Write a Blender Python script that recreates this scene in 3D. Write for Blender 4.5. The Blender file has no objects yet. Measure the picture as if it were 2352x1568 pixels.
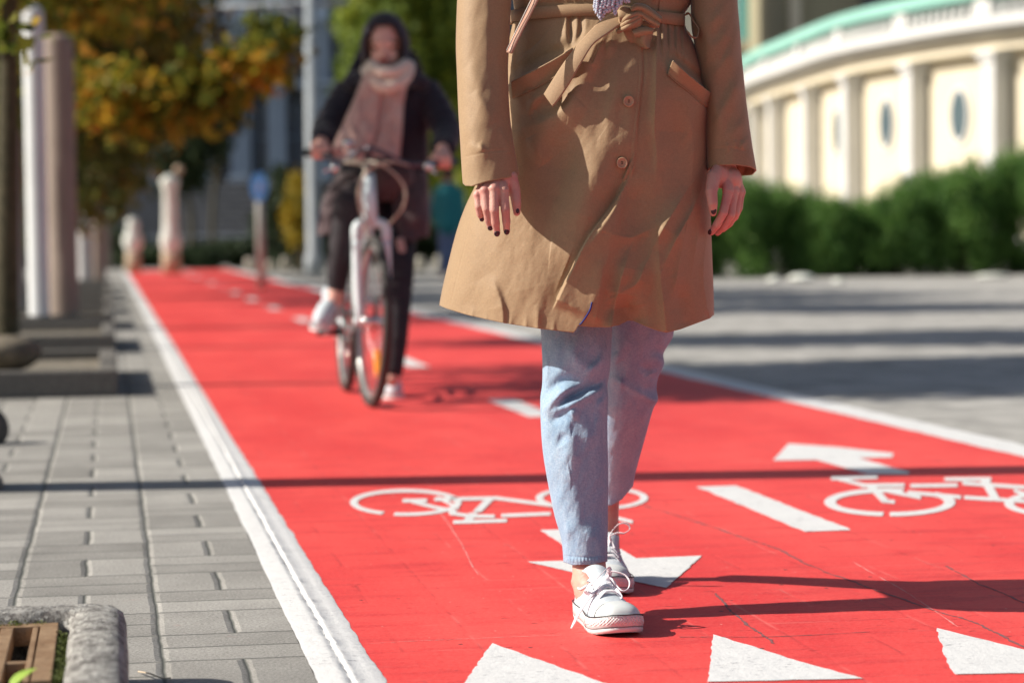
import bpy, bmesh, math, random
import numpy as np
from mathutils import Vector, Matrix
R=math.radians
SC=bpy.context.scene; COL=SC.collection
# ------------------------------------------------------------------ camera model
W0,H0,FL=2352.0,1568.0,5553.0
CAMH=0.68
TH=math.atan(241/FL); RO=0.0131
CFW=np.array([0,math.cos(TH),-math.sin(TH)])
R0=np.array([1.0,0,0]); U0=np.array([0,math.sin(TH),math.cos(TH)])
R_=math.cos(RO)*R0-math.sin(RO)*U0; U_=math.sin(RO)*R0+math.cos(RO)*U0
CP=np.array([0,0,CAMH])
def ray(u,v):
    u=np.asarray(u,float);v=np.asarray(v,float)
    return CFW+R_*((u-1176)/FL)[...,None]+U_*((784-v)/FL)[...,None]
def G(u,v,z=0.0):
    d=ray(u,v); t=(z-CAMH)/d[...,2]
    return CP+d*t[...,None]
def P(u,v,Y):
    d=ray(u,v); t=np.asarray(Y,float)/d[...,1]
    return CP+d*t[...,None]
cam=bpy.data.cameras.new('camera'); co=bpy.data.objects.new('camera',cam); COL.objects.link(co)
m=Matrix.Identity(4)
for i in range(3):
    m[i][0]=R_[i]; m[i][1]=U_[i]; m[i][2]=-CFW[i]
m[2][3]=CAMH
co.matrix_world=m
cam.sensor_width=36; cam.lens=85; cam.clip_start=.05; cam.clip_end=2000
cam.dof.use_dof=True; cam.dof.focus_distance=4.2; cam.dof.aperture_fstop=3.5
SC.camera=co
# ------------------------------------------------------------------ light
SUN_EL=R(34); 
sd=Vector((-math.cos(SUN_EL)*0.999,math.cos(SUN_EL)*-0.045,math.sin(SUN_EL)))  # towards the sun
w=bpy.data.worlds.new('World'); SC.world=w; w.use_nodes=True
nt=w.node_tree; bg=nt.nodes['Background']
sky=nt.nodes.new('ShaderNodeTexSky'); sky.sky_type='NISHITA'; sky.sun_disc=False
sky.sun_elevation=SUN_EL; sky.sun_rotation=math.atan2(sd.x,sd.y); sky.dust_density=2.0; sky.ozone_density=.6
nt.links.new(sky.outputs[0],bg.inputs[0]); bg.inputs[1].default_value=0.065
sl=bpy.data.lights.new('sun','SUN'); sl.energy=5.0; sl.angle=R(0.5); sl.color=(1,.93,.82)
so=bpy.data.objects.new('sun',sl); COL.objects.link(so)
so.rotation_euler=sd.to_track_quat('Z','Y').to_euler()
SC.view_settings.view_transform='Standard'; SC.view_settings.look='None'
SC.view_settings.exposure=0.42; SC.view_settings.gamma=1
SC.render.resolution_x=1024; SC.render.resolution_y=682
SC.render.engine='CYCLES'
SC.cycles.max_bounces=8; SC.cycles.diffuse_bounces=4
# ------------------------------------------------------------------ materials
def srgb(r,g,b):
    f=lambda c:(c/255/12.92 if c/255<=.04045 else ((c/255+.055)/1.055)**2.4)
    return (f(r),f(g),f(b))
class NT:
    def __init__(s,name):
        s.m=bpy.data.materials.new(name); s.m.use_nodes=True; s.t=s.m.node_tree
        s.b=s.t.nodes['Principled BSDF']
    def n(s,ty,**kw):
        x=s.t.nodes.new(ty)
        for k,v in kw.items(): setattr(x,k,v)
        return x
    def l(s,a,b): s.t.links.new(a,b)
    def put(s,inp,v):
        if hasattr(v,'is_output') or isinstance(v,bpy.types.NodeSocket): s.l(v,inp)
        else:
            if isinstance(v,(tuple,list)) and len(v)==3 and inp.type=='RGBA': v=(*v,1)
            inp.default_value=v
    def math(s,op,a,b=None,c=None,clamp=False):
        x=s.n('ShaderNodeMath',operation=op,use_clamp=clamp)
        s.put(x.inputs[0],a)
        if b is not None: s.put(x.inputs[1],b)
        if c is not None: s.put(x.inputs[2],c)
        return x.outputs[0]
    def mix(s,f,a,b,mode='MIX'):
        x=s.n('ShaderNodeMix',data_type='RGBA',blend_type=mode)
        s.put(x.inputs[0],f); s.put(x.inputs[6],a); s.put(x.inputs[7],b)
        return x.outputs[2]
    def noise(s,vec,scale,detail=4,rough=.6,out=0):
        x=s.n('ShaderNodeTexNoise'); 
        if vec is not None: s.l(vec,x.inputs['Vector'])
        x.inputs['Scale'].default_value=scale; x.inputs['Detail'].default_value=detail; x.inputs['Roughness'].default_value=rough
        return x.outputs[out]
    def ramp(s,f,stops):
        x=s.n('ShaderNodeValToRGB'); s.l(f,x.inputs[0]); e=x.color_ramp.elements
        while len(e)<len(stops): e.new(.5)
        for i,(p,c) in enumerate(stops):
            e[i].position=p; e[i].color=(*c,1) if len(c)==3 else c
        return x.outputs[0]
    def rng(s,f,a,b,c=0.,d=1.):
        x=s.n('ShaderNodeMapRange'); s.l(f,x.inputs[0])
        for i,v in enumerate((a,b,c,d)): x.inputs[i+1].default_value=v
        return x.outputs[0]
    def map(s,vec,scale=(1,1,1),rot=(0,0,0)):
        x=s.n('ShaderNodeMapping'); s.l(vec,x.inputs[0]); x.inputs['Scale'].default_value=scale; x.inputs['Rotation'].default_value=rot
        return x.outputs[0]
    def obj(s): return s.n('ShaderNodeTexCoord').outputs['Object']
    def bump(s,h,dist,strength=1.0,normal=None):
        x=s.n('ShaderNodeBump'); s.l(h,x.inputs['Height']); x.inputs['Distance'].default_value=dist; x.inputs['Strength'].default_value=strength
        if normal is not None: s.l(normal,x.inputs['Normal'])
        return x.outputs[0]
    def fin(s,col=None,rough=None,normal=None,spec=None,**kw):
        if col is not None: s.put(s.b.inputs['Base Color'],col)
        if rough is not None: s.put(s.b.inputs['Roughness'],rough)
        if normal is not None: s.l(normal,s.b.inputs['Normal'])
        if spec is not None: s.b.inputs['Specular IOR Level'].default_value=spec
        for k,v in kw.items(): s.put(s.b.inputs[k.replace('_',' ')],v)
        return s.m
def pm(name,c1,c2=None,scale=20,rough=.7,bump=0,bscale=None,metal=0,spec=.4,detail=5,lo=.35,hi=.65,**kw):
    n=NT(name); o=n.obj()
    c2=c2 or tuple(x*.85 for x in c1)
    f=n.rng(n.noise(o,scale,detail),lo,hi)
    col=n.mix(f,c1,c2)
    nm=n.bump(n.noise(o,bscale or scale*3,6),bump) if bump else None
    return n.fin(col,rough,nm,spec,Metallic=metal,**kw)
# ------------------------------------------------------------------ mesh helpers
def tag(o,label=None,cat=None,group=None,kind=None):
    if label: o['label']=label
    if cat: o['category']=cat
    if group: o['group']=group
    if kind: o['kind']=kind
    return o
def empty(name,loc,label,cat,group=None,rz=0):
    o=bpy.data.objects.new(name,None); COL.objects.link(o); o.location=loc; o.rotation_euler=(0,0,rz)
    o.empty_display_size=.1
    return tag(o,label,cat,group)
def par(o,p):
    if p is not None:
        bpy.context.view_layer.update() if False else None
        o.parent=p
def mk(name,V,Fc,mat=None,parent=None,smooth=True,abs_=True):
    """V in world coordinates; when parented to an object with a pure translation/rotation its inverse is applied"""
    me=bpy.data.meshes.new(name)
    V=np.asarray(V,float).reshape(-1,3)
    if parent is not None and abs_:
        M=wm(parent).inverted(); A=np.array(M)
        V=V@A[:3,:3].T+A[:3,3]
    if isinstance(Fc,np.ndarray) and Fc.ndim==2:
        nf,k=Fc.shape
        me.vertices.add(len(V)); me.vertices.foreach_set('co',V.astype(np.float32).ravel())
        me.loops.add(nf*k); me.loops.foreach_set('vertex_index',Fc.astype(np.int32).ravel())
        me.polygons.add(nf); me.polygons.foreach_set('loop_start',np.arange(0,nf*k,k,dtype=np.int32))
        try: me.polygons.foreach_set('loop_total',np.full(nf,k,np.int32))
        except Exception: pass
        me.update(calc_edges=True)
    else:
        me.from_pydata([tuple(p) for p in V],[],[tuple(int(i) for i in f) for f in Fc])
    me.validate()
    me.polygons.foreach_set('use_smooth',[smooth]*len(me.polygons))
    if mat: me.materials.append(mat)
    o=bpy.data.objects.new(name,me); COL.objects.link(o)
    if parent is not None: o.parent=parent
    return o
def wm(o):
    M=Matrix.LocRotScale(o.location,o.rotation_euler,o.scale)
    return wm(o.parent)@M if o.parent else M
class MB:
    def __init__(s): s.V=[];s.F=[];s.n=0
    def add(s,V,Fc):
        V=np.asarray(V,float).reshape(-1,3)
        s.V.append(V); s.F+= [tuple(int(i)+s.n for i in f) for f in Fc]; s.n+=len(V); return s
    def build(s,name,mat,parent=None,smooth=True,bevel=0,seg=2,abs_=True):
        o=mk(name,np.concatenate(s.V),s.F,mat,parent,smooth,abs_)
        if bevel:
            b=o.modifiers.new('b','BEVEL'); b.width=bevel; b.segments=seg; b.limit_method='ANGLE'; b.angle_limit=R(40)
            b.harden_normals=False
        return o
    def box(s,c,d,ax=None):
        c=np.asarray(c,float);d=np.asarray(d,float)/2
        v=np.array([[x,y,z] for x in(-1,1) for y in(-1,1) for z in(-1,1)])*d
        if ax is not None: v=v@np.asarray(ax,float)
        f=[(0,1,3,2),(4,6,7,5),(0,4,5,1),(2,3,7,6),(0,2,6,4),(1,5,7,3)]
        return s.add(v+c,f)
    def tube(s,pts,rad,seg=12,caps=True):
        v,f=tube(pts,rad,seg,caps); return s.add(v,f)
    def ball(s,c,r,nu=16,nv=10,ax=None):
        v,f=ball(c,r,nu,nv,ax); return s.add(v,f)
def frames(pts):
    pts=np.asarray(pts,float); n=len(pts)
    T=np.gradient(pts,axis=0); T/=np.linalg.norm(T,axis=1)[:,None]+1e-12
    a=np.array([0,0,1.]) if abs(T[0][2])<.9 else np.array([1.,0,0])
    N=np.cross(T[0],a); N/=np.linalg.norm(N); Ns=[N]
    for i in range(1,n):
        N=Ns[-1]-T[i]*np.dot(Ns[-1],T[i]); N/=np.linalg.norm(N)+1e-12; Ns.append(N)
    Ns=np.array(Ns); B=np.cross(T,Ns); return T,Ns,B
def grid_faces(n,m,closed=True,off=0):
    f=[]
    mm=m if closed else m-1
    for i in range(n-1):
        for j in range(mm):
            a=i*m+j;b=i*m+(j+1)%m
            f.append((a+off,b+off,b+m+off,a+m+off))
    return f
def grid_np(n,m,closed=True):
    i=np.arange(n-1)[:,None]; j=np.arange(m if closed else m-1)[None]
    a=i*m+j; b=i*m+(j+1)%m
    return np.stack([a,b,b+m,a+m],-1).reshape(-1,4)
def tube(pts,rad,seg=12,caps=True,flat=None):
    pts=np.asarray(pts,float); n=len(pts); rad=np.broadcast_to(np.asarray(rad,float),(n,)) if np.ndim(rad)<2 else np.asarray(rad)
    T,N,B=frames(pts); a=np.linspace(0,2*math.pi,seg,endpoint=False)
    r1=rad if rad.ndim==1 else rad[:,0]; r2=rad if rad.ndim==1 else rad[:,1]
    V=pts[:,None]+N[:,None]*(np.cos(a)[None,:,None]*r1[:,None,None])+B[:,None]*(np.sin(a)[None,:,None]*r2[:,None,None])
    V=V.reshape(-1,3); f=grid_faces(n,seg)
    if caps:
        f.append(tuple(range(seg))[::-1]); f.append(tuple((n-1)*seg+i for i in range(seg)))
    return V,f
def ball(c,r,nu=16,nv=10,ax=None):
    r=np.broadcast_to(np.asarray(r,float),(3,)); V=[(0,0,1.)]
    for i in range(1,nv):
        p=math.pi*i/nv
        for j in range(nu):
            q=2*math.pi*j/nu; V.append((math.sin(p)*math.cos(q),math.sin(p)*math.sin(q),math.cos(p)))
    V.append((0,0,-1.)); V=np.array(V)*r
    f=[(0,1+j,1+(j+1)%nu) for j in range(nu)]
    for i in range(nv-2):
        for j in range(nu):
            a=1+i*nu+j;b=1+i*nu+(j+1)%nu; f.append((a,a+nu,b+nu,b))
    L=len(V)-1; o=1+(nv-2)*nu
    f+=[(o+j,L,o+(j+1)%nu) for j in range(nu)]
    if ax is not None: V=V@np.asarray(ax,float)
    return V+np.asarray(c,float),f
def smooth_path(pts,n=8):
    """Catmull-Rom through the points"""
    p=np.asarray(pts,float); q=np.vstack([2*p[0]-p[1],p,2*p[-1]-p[-2]]); out=[]
    for i in range(1,len(q)-2):
        for t in np.linspace(0,1,n,endpoint=False):
            a,b,c,d=q[i-1:i+3]
            out.append(.5*((2*b)+(c-a)*t+(2*a-5*b+4*c-d)*t*t+(3*b-a-3*c+d)*t**3))
    out.append(p[-1]); return np.array(out)
def interp(xs,pts):
    """smooth (Catmull-Rom) interpolation of rows [x,a,b,..] at xs"""
    p=np.asarray(pts,float); s=smooth_path(p,12)
    return [np.interp(xs,s[:,0],s[:,k]) for k in range(1,p.shape[1])]
def mod(o,ty,**kw):
    m=o.modifiers.new(ty.lower(),ty)
    for k,v in kw.items(): setattr(m,k,v)
    return m
def baked(o):
    """replace object's mesh with its evaluated mesh"""
    dg=bpy.context.evaluated_depsgraph_get(); dg.update()
    me=bpy.data.meshes.new_from_object(o.evaluated_get(dg)); o.modifiers.clear(); o.data=me; return o
def np_mesh(o):
    me=o.data; V=np.empty(len(me.vertices)*3,np.float32); me.vertices.foreach_get('co',V)
    return V.reshape(-1,3), [tuple(p.vertices) for p in me.polygons]
def copy_tree(o,parent=None):
    c=o.copy(); COL.objects.link(c)
    if parent is not None: c.parent=parent
    for ch in list(o.children): copy_tree(ch,c)
    return c
# ------------------------------------------------------------------ lane frame
rd=ray(250,784-FL*0+0); 
# horizon row at u=250
vh=555.0
rd=ray(250,vh); T2=np.array([rd[0],rd[1]]); T2/=np.linalg.norm(T2)
N2=np.array([T2[1],-T2[0]])            # to the right of travel away from camera
LR=math.atan2(T2[1],T2[0])-math.pi/2   # rotation of lane frame
def nt_of(u,v):
    g=G(u,v)[:2]; return float(g@N2),float(g@T2)
def LW(n,t,z=0.0):
    p=N2*n+T2*t; return (p[0],p[1],z)
def lane_obj(name,quads,z,mat,label=None,cat=None,kind='structure'):
    """quads in lane coords -> one mesh whose object axes are the lane axes"""
    V=[];Fc=[]
    for q in quads:
        k=len(V); V+=[(a,b,z) for a,b in q]; Fc.append(tuple(range(k,k+len(q))))
    me=bpy.data.meshes.new(name); me.from_pydata(V,[],Fc); me.materials.append(mat)
    o=bpy.data.objects.new(name,me); COL.objects.link(o); o.rotation_euler=(0,0,LR)
    bm=bmesh.new(); bm.from_mesh(me); bmesh.ops.recalc_face_normals(bm,faces=bm.faces)
    for f in bm.faces:
        if f.normal.z<0: f.normal_flip()
    bm.to_mesh(me); bm.free()
    return tag(o,label,cat,None,kind)
nL=nt_of(888,1568)[0]; nLo=nt_of(730,1568)[0]
nR=nt_of(2352,1050)[0]; nRo=nt_of(2352,1020)[0]; nRo=nR+.15
nC=nt_of(1770,1167)[0]
print('lane n',nLo,nL,nC,nR,nRo)
PW=.262
def basket(n,vec,jw=.010):
    """basket weave paving: returns joint mask (1 in joint) and a random value per brick"""
    sx=n.n('ShaderNodeSeparateXYZ'); n.l(vec,sx.inputs[0]); X=n.math('DIVIDE',n.math('SUBTRACT',sx.outputs[0],.072),PW); Y=n.math('DIVIDE',sx.outputs[1],PW)
    cx=n.math('FLOOR',X); cy=n.math('FLOOR',Y); fx=n.math('SUBTRACT',X,cx); fy=n.math('SUBTRACT',Y,cy)
    par_=n.math('FLOORED_MODULO',n.math('ADD',cx,cy),2)
    def edge(f):  # distance to integer lines
        return n.math('MINIMUM',f,n.math('SUBTRACT',1,f))
    ex=edge(fx); ey=edge(fy)
    mx=n.math('ABSOLUTE',n.math('SUBTRACT',fx,.5)); my=n.math('ABSOLUTE',n.math('SUBTRACT',fy,.5))
    # parity 0: split in x ; parity 1: split in y
    mid=n.math('ADD',n.math('MULTIPLY',mx,n.math('SUBTRACT',1,par_)),n.math('MULTIPLY',my,par_))
    d=n.math('MINIMUM',n.math('MINIMUM',ex,ey),mid)
    d=n.math('MULTIPLY',d,PW)
    half=n.math('ADD',n.math('MULTIPLY',n.math('GREATER_THAN',fx,.5),n.math('SUBTRACT',1,par_)),n.math('MULTIPLY',n.math('GREATER_THAN',fy,.5),par_))
    cv=n.n('ShaderNodeCombineXYZ'); n.l(cx,cv.inputs[0]); n.l(cy,cv.inputs[1]); n.l(half,cv.inputs[2])
    wn=n.n('ShaderNodeTexWhiteNoise'); n.l(cv.outputs[0],wn.inputs['Vector'])
    return d,wn.outputs['Value'],wn.outputs['Color']
def warp(n,o,amt,scale):
    c=n.noise(o,scale,2,.5,1)
    v=n.n('ShaderNodeVectorMath',operation='SUBTRACT'); n.l(c,v.inputs[0]); v.inputs[1].default_value=(.5,.5,.5)
    s=n.n('ShaderNodeVectorMath',operation='SCALE'); n.l(v.outputs[0],s.inputs[0]); s.inputs['Scale'].default_value=amt
    a=n.n('ShaderNodeVectorMath',operation='ADD'); n.l(o,a.inputs[0]); n.l(s.outputs[0],a.inputs[1]); return a.outputs[0]
def paver_mat(name,base,joint,dark=.8,spat=False,sunk=1.0):
    n=NT(name); o=n.obj(); wv=warp(n,o,.008,9)
    wv=warp(n,wv,.006,3); d,rv,rc=basket(n,wv)
    jm=n.rng(d,.0012,.0052,1,0)
    grain=n.noise(o,170,4,.85); blot=n.noise(o,5,5)
    tone=n.math('ADD',n.math('MULTIPLY',rv,.36),n.math('ADD',n.math('MULTIPLY',blot,.65),.42))
    tone=n.math('MULTIPLY',tone,n.rng(grain,.32,.68,.50,1.5))
    cc=n.n('ShaderNodeCombineXYZ')
    for i in range(3): n.l(tone,cc.inputs[i])
    col=n.mix(1.0,base,cc.outputs[0],'MULTIPLY')
    if spat:
        sm=n.math('MULTIPLY',n.rng(n.noise(n.map(o,(1,1.8,1)),22,5,.75),.62,.76),n.rng(n.noise(o,2.3,2),.42,.65))
        sx=n.n('ShaderNodeSeparateXYZ'); n.l(o,sx.inputs[0])
        sm=n.math('MULTIPLY',sm,n.rng(sx.outputs[0],nLo-.75,nLo-.15,0,.45))
        col=n.mix(sm,col,srgb(200,88,66))
        pit=n.rng(n.noise(o,120,2),.68,.74); col=n.mix(pit,col,(.12,.12,.11))
    col=n.mix(n.math('MULTIPLY',jm,dark),col,joint)
    h=n.math('ADD',n.math('MULTIPLY',n.rng(d,0,.012,0,1),.5),n.math('MULTIPLY',grain,.16))
    h=n.math('ADD',h,n.math('MULTIPLY',rv,.10))
    return n.fin(col,.85,n.bump(h,.008,sunk),.3)
M_side=paver_mat('sidewalk_pavers',(.345,.335,.315),(.06,.068,.062),.85,True)
M_plaza=paver_mat('plaza_pavers',(.42,.41,.39),(.2,.19,.18),.5,False,.4)
# red lane paint
n=NT('red_lane_paint'); o=n.obj(); d,rv,rc=basket(n,warp(n,o,.006,8))
big=n.noise(n.map(o,(1,.35,1)),2.2,5,.6); gr=n.noise(o,110,5,.8); med=n.noise(n.map(o,(.45,1.6,1)),9,5,.65)
c=n.mix(n.rng(big,.35,.65),(.69,.036,.038),(.84,.080,.070))
c=n.mix(n.rng(med,.48,.68,0,.75),c,(.55,.026,.032))
c=n.mix(n.rng(n.noise(n.map(o,(.3,2.2,1)),13,4,.7),.55,.7,0,.4),c,(.86,.12,.10))
c=n.mix(n.rng(gr,.42,.72,0,.5),c,(.88,.17,.15))
jm=n.rng(d,.001,.005,1,0)
jn=n.rng(n.noise(o,7,4,.7),.45,.62)
c=n.mix(n.math('MULTIPLY',jm,n.math('MULTIPLY',jn,.42)),c,(.35,.03,.035))
jn2=n.rng(n.noise(n.map(o,(1,1,1)),3.1,3,.7),.52,.6)
c=n.mix(n.math('MULTIPLY',jm,n.math('MULTIPLY',jn2,.35)),c,(.9,.25,.22))
# dark scuffs and pits
pit=n.math('MULTIPLY',n.rng(n.noise(n.map(o,(.4,1.6,1)),46,4,.65),.64,.70),n.rng(n.noise(o,3.7,3),.40,.56))
c=n.mix(n.math('MULTIPLY',pit,.85),c,(.13,.02,.025))
vo=n.n('ShaderNodeTexVoronoi'); n.l(o,vo.inputs['Vector']); vo.inputs['Scale'].default_value=11
dot=n.math('MULTIPLY',n.rng(vo.outputs['Distance'],.038,.06,1,0),n.math('GREATER_THAN',n.noise(o,2.9,2),.46))
c=n.mix(dot,c,(.07,.03,.03))
vo2=n.n('ShaderNodeTexVoronoi'); n.l(n.map(o,(1,1,1),(0,0,.7)),vo2.inputs['Vector']); vo2.inputs['Scale'].default_value=19
c=n.mix(n.math('MULTIPLY',n.rng(vo2.outputs['Distance'],.03,.05,1,0),.7),c,(.85,.6,.55))
h=n.math('ADD',n.math('MULTIPLY',n.rng(d,0,.01),.07),n.math('ADD',n.math('MULTIPLY',gr,.25),n.math('MULTIPLY',med,.3)))
c=n.mix(n.rng(gr,.2,.42,.45,0),c,(.38,.02,.025))
h=n.math('SUBTRACT',h,n.math('MULTIPLY',pit,.4))
M_red=n.fin(c,.62,n.bump(h,.005,1),.35)
# white road paint
n=NT('white_road_paint'); o=n.obj()
a=n.noise(o,14,6,.7); b_=n.noise(o,160,4,.7)
c=n.mix(n.rng(a,.45,.75,0,.5),(.74,.745,.75),(.60,.605,.61))
spk=n.math('MULTIPLY',n.rng(n.noise(n.map(o,(.6,1.5,1)),70,5,.75),.57,.66),n.rng(n.noise(o,5,3),.40,.56))
c=n.mix(spk,c,(.22,.22,.25))
M_white=n.fin(c,.6,n.bump(n.math('ADD',n.math('MULTIPLY',a,.7),n.math('MULTIPLY',b_,.25)),.006,.8),.35)
M_ground=pm('ground_asphalt',(.33,.32,.30),(.27,.265,.25),.6,.9,.01,60)
# --- ground sheets
lane_obj('ground',[[(-400,-60),(400,-60),(400,900),(-400,900)]],-.012,M_ground,'wide grey ground reaching the horizon','ground')
T_FAR=56
lane_obj('sidewalk',[[(-9,-3),(nLo,-3),(nLo,T_FAR),(-9,T_FAR)]],0,M_side,'grey basket weave brick sidewalk left of the red lane','sidewalk')
lane_obj('plaza_pavement',[[(nRo,-3),(60,-3),(60,38),(nRo,38)]],0,M_plaza,'light grey paved plaza right of the red lane','pavement')
lane_obj('bike_lane',[[(nL-.02,-3),(nR+.02,-3),(nR+.02,T_FAR),(nL-.02,T_FAR)]],.0003,M_red,'bright red painted cycle lane','cycle lane')
def strip(n0,n1,t0,t1,jit=.004,step=.05,seed=1):
    rs=np.random.RandomState(seed); ts=[]; t=t0
    while t<t1: ts.append(t); t+=step*(1 if t<9 else 8)
    ts.append(t1)
    qs=[]; a=n0+rs.randn(len(ts))*jit; b=n1+rs.randn(len(ts))*jit
    a[0]=n0;b[0]=n1;a[-1]=n0;b[-1]=n1
    for i in range(len(ts)-1): qs.append([(a[i],ts[i]),(b[i],ts[i]),(b[i+1],ts[i+1]),(a[i+1],ts[i+1])])
    return qs
# left edge line with kerb ridge : profile along t
rs=np.random.RandomState(4)
wL=nL-nLo
ts=[];t=-2.5
while t<T_FAR: ts.append(t); t+=.018 if t<8 else .5
prof=[(0,.0006),(.008,.0016),(.36*wL,.0018),(.46*wL,.0018),(.485*wL,-.0015),(.51*wL,.0040),(.55*wL,.0055),(.60*wL,.0030),(.8*wL,.0024),(.97*wL,.0018),(wL,.0006)]
V=[]
walk=np.cumsum(rs.randn(len(ts)))*.0004; walk-=np.linspace(0,walk[-1],len(ts)); walk=np.clip(walk,-.01,.01)
def sm_(x,w): return np.convolve(x,np.ones(w)/w,'same')*math.sqrt(w)
j0=sm_(rs.randn(len(ts)),9)*.0008; j1=sm_(rs.randn(len(ts)),5)*.0013
for i,t in enumerate(ts):
    for k,(a,z) in enumerate(prof):
        j=0
        if k in(0,1): j=j0[i]
        elif k>=len(prof)-2: j=j1[i]
        elif 3<=k<=7: j=walk[i]*.5+rs.randn()*.0009
        V.append((nLo+a+j,t,z+(abs(rs.randn())*.0007 if 2<k<8 else 0)))
me=bpy.data.meshes.new('edge_line'); me.from_pydata(V,[],[tuple(reversed(f)) for f in grid_faces(len(ts),len(prof),False)]); me.materials.append(M_white)
o=bpy.data.objects.new('edge_line',me); COL.objects.link(o); o.rotation_euler=(0,0,LR); me.polygons.foreach_set('use_smooth',[True]*len(me.polygons))
bm=bmesh.new(); bm.from_mesh(me)
for f in bm.faces:
    f.normal_update()
    if f.normal.z<0: f.normal_flip()
bm.to_mesh(me); bm.free()
tag(o,'white painted edge line over the raised joint beside the sidewalk','road marking',None,'structure')
lane_obj('edge_line',strip(nR,nRo,-2,T_FAR,.003,.05,3),.0018,M_white,'white painted edge line beside the grey plaza','road marking')
q=[]
tt=nt_of(1895,1220)[1]
print('dash start t',tt)
for k in range(14):
    a=tt+3.66*k
    q+=strip(nC-.055,nC+.055,a,a+1.02,.0025,.05,10+k)
lane_obj('lane_divider_dashes',q,.0018,M_white,'dashed white centre line down the red lane','road marking')
def ptsq(L,kx=1,ky=1,ox=0,oy=0): return [nt_of(ox+a*kx,oy+b*ky) for a,b in L]
def rough_poly(L,jit=.003,step=.02,seed=0):
    rs=np.random.RandomState(seed); out=[]; from mathutils import noise as mn_
    for i in range(len(L)):
        a=np.array(L[i]);b=np.array(L[(i+1)%len(L)]); k=max(1,int(np.linalg.norm(b-a)/step))
        for j in range(k):
            q_=a+(b-a)*j/k; v3=Vector((q_[0]*22,q_[1]*22,seed)); v4=Vector((q_[0]*80,q_[1]*80,seed+9)); out.append(tuple(q_+np.array([mn_.noise(v3)+.5*mn_.noise(v4),mn_.noise(v3+Vector((5,5,5)))+.5*mn_.noise(v4+Vector((5,5,5)))])*jit*2.6))
    return out
tri=[ptsq([(1130,1478),(1400,1574),(1060,1576)]),ptsq([(1638,1458),(1742,1490),(1860,1527),(1985,1559),(1626,1567)]),ptsq([(2150,1443),(2352,1493),(2520,1543),(2193,1550),(2172,1517)])]
lane_obj('give_way_triangles',[rough_poly(t,.0014,.012,i) for i,t in enumerate(tri)],.0018,M_white,'row of white give way triangles at the near end of the red lane','road marking')
# arrows
arr1=ptsq([(1241,1218),(1350,1215),(1461,1283),(1612,1277),(1530,1351),(1447,1334),(1314,1315),(1211,1291),(1343,1287)])
lane_obj('lane_arrow',[rough_poly(arr1,.0012,.012,7)],.0018,M_white,'white arrow pointing towards the viewer on the red lane','road marking')
k=.375
arr2=ptsq([(815,1155),(910,1052),(1230,1075),(1555,1112),(1545,1136),(1340,1140),(1655,1228),(1640,1240),(1390,1238),(1080,1152)],k,k,1470,624.75)
lane_obj('lane_arrow',[rough_poly(arr2,.0012,.012,8)],.0018,M_white,'white arrow pointing away up the far half of the red lane','road marking')
def stroke_q(L,w,ox,oy,kk=.375):
    """polyline in zoom pixels, stroke width in metres"""
    p=np.array(ptsq(L,kk,kk,ox,oy)); qs=[]
    for i in range(len(p)-1):
        a,b=p[i],p[i+1]; d=b-a; d/=np.linalg.norm(d); nn=np.array([-d[1],d[0]])*w/2; e=d*w*.2
        qs.append([tuple(a-e+nn),tuple(b+e+nn),tuple(b+e-nn),tuple(a-e-nn)])
    return qs
def ell(cx,cy,rx,ry,gap=None,n_=48):
    """ring: list of polylines"""
    out=[];cur=[]
    for i in range(n_+1):
        a=2*math.pi*i/n_
        if gap and gap[0]<math.degrees(a)<gap[1]:
            if len(cur)>1: out.append(cur)
            cur=[]; continue
        cur.append((cx+rx*math.cos(a),cy+ry*math.sin(a)))
    if len(cur)>1: out.append(cur)
    return out
def ringmesh(cx,cy,rx,ry,wx,wy,ox,oy,gaps=(),kk=.375):
    qs=[]; N=56
    for i in range(N):
        a0=2*math.pi*i/N;a1=2*math.pi*(i+1)/N; dg=math.degrees((a0+a1)/2)
        if any(g0<dg<g1 for g0,g1 in gaps): continue
        L=[(cx+rx*math.cos(a0),cy+ry*math.sin(a0)),(cx+rx*math.cos(a1),cy+ry*math.sin(a1)),(cx+(rx-wx)*math.cos(a1),cy+(ry-wy)*math.sin(a1)),(cx+(rx-wx)*math.cos(a0),cy+(ry-wy)*math.sin(a0))]
        qs.append(ptsq(L,kk,kk,ox,oy))
    return qs
ox,oy=735,1056.6
q=ringmesh(525,262,342,82,46,20,ox,oy,[(106,114)])+ringmesh(1665,235,345,74,46,19,ox,oy)
def zl(L,hw,ox,oy,kk=.375):
    """stroke whose half width is given in zoom px vertically (hw) -> parallelogram"""
    qs=[]
    for (x0,y0),(x1,y1) in zip(L[:-1],L[1:]):
        if abs(x1-x0)>abs(y1-y0)*1.2: qs.append(ptsq([(x0,y0-hw),(x1,y1-hw),(x1,y1+hw),(x0,y0+hw)],kk,kk,ox,oy))
        else: 
            h=hw*2.6; qs.append(ptsq([(x0-h,y0),(x0+h,y0),(x1+h,y1),(x1-h,y1)],kk,kk,ox,oy))
    return qs
for z_,L in enumerate([[(700,243),(1080,236),(1420,280),(1660,318)],[(505,252),(655,250)],[(560,256),(700,292),(835,318)],[(720,232),(780,262),(850,300)],
    [(1045,236),(960,322)],[(790,328),(920,345),(1070,346)],[(815,382),(1145,372)],[(1110,342),(1412,330)],[(1800,352),(1915,382)],[(940,325),(905,372)]]):
    q+=[[ (a,b) for a,b in qq] for qq in zl(L,10.5,ox,oy)]
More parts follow.
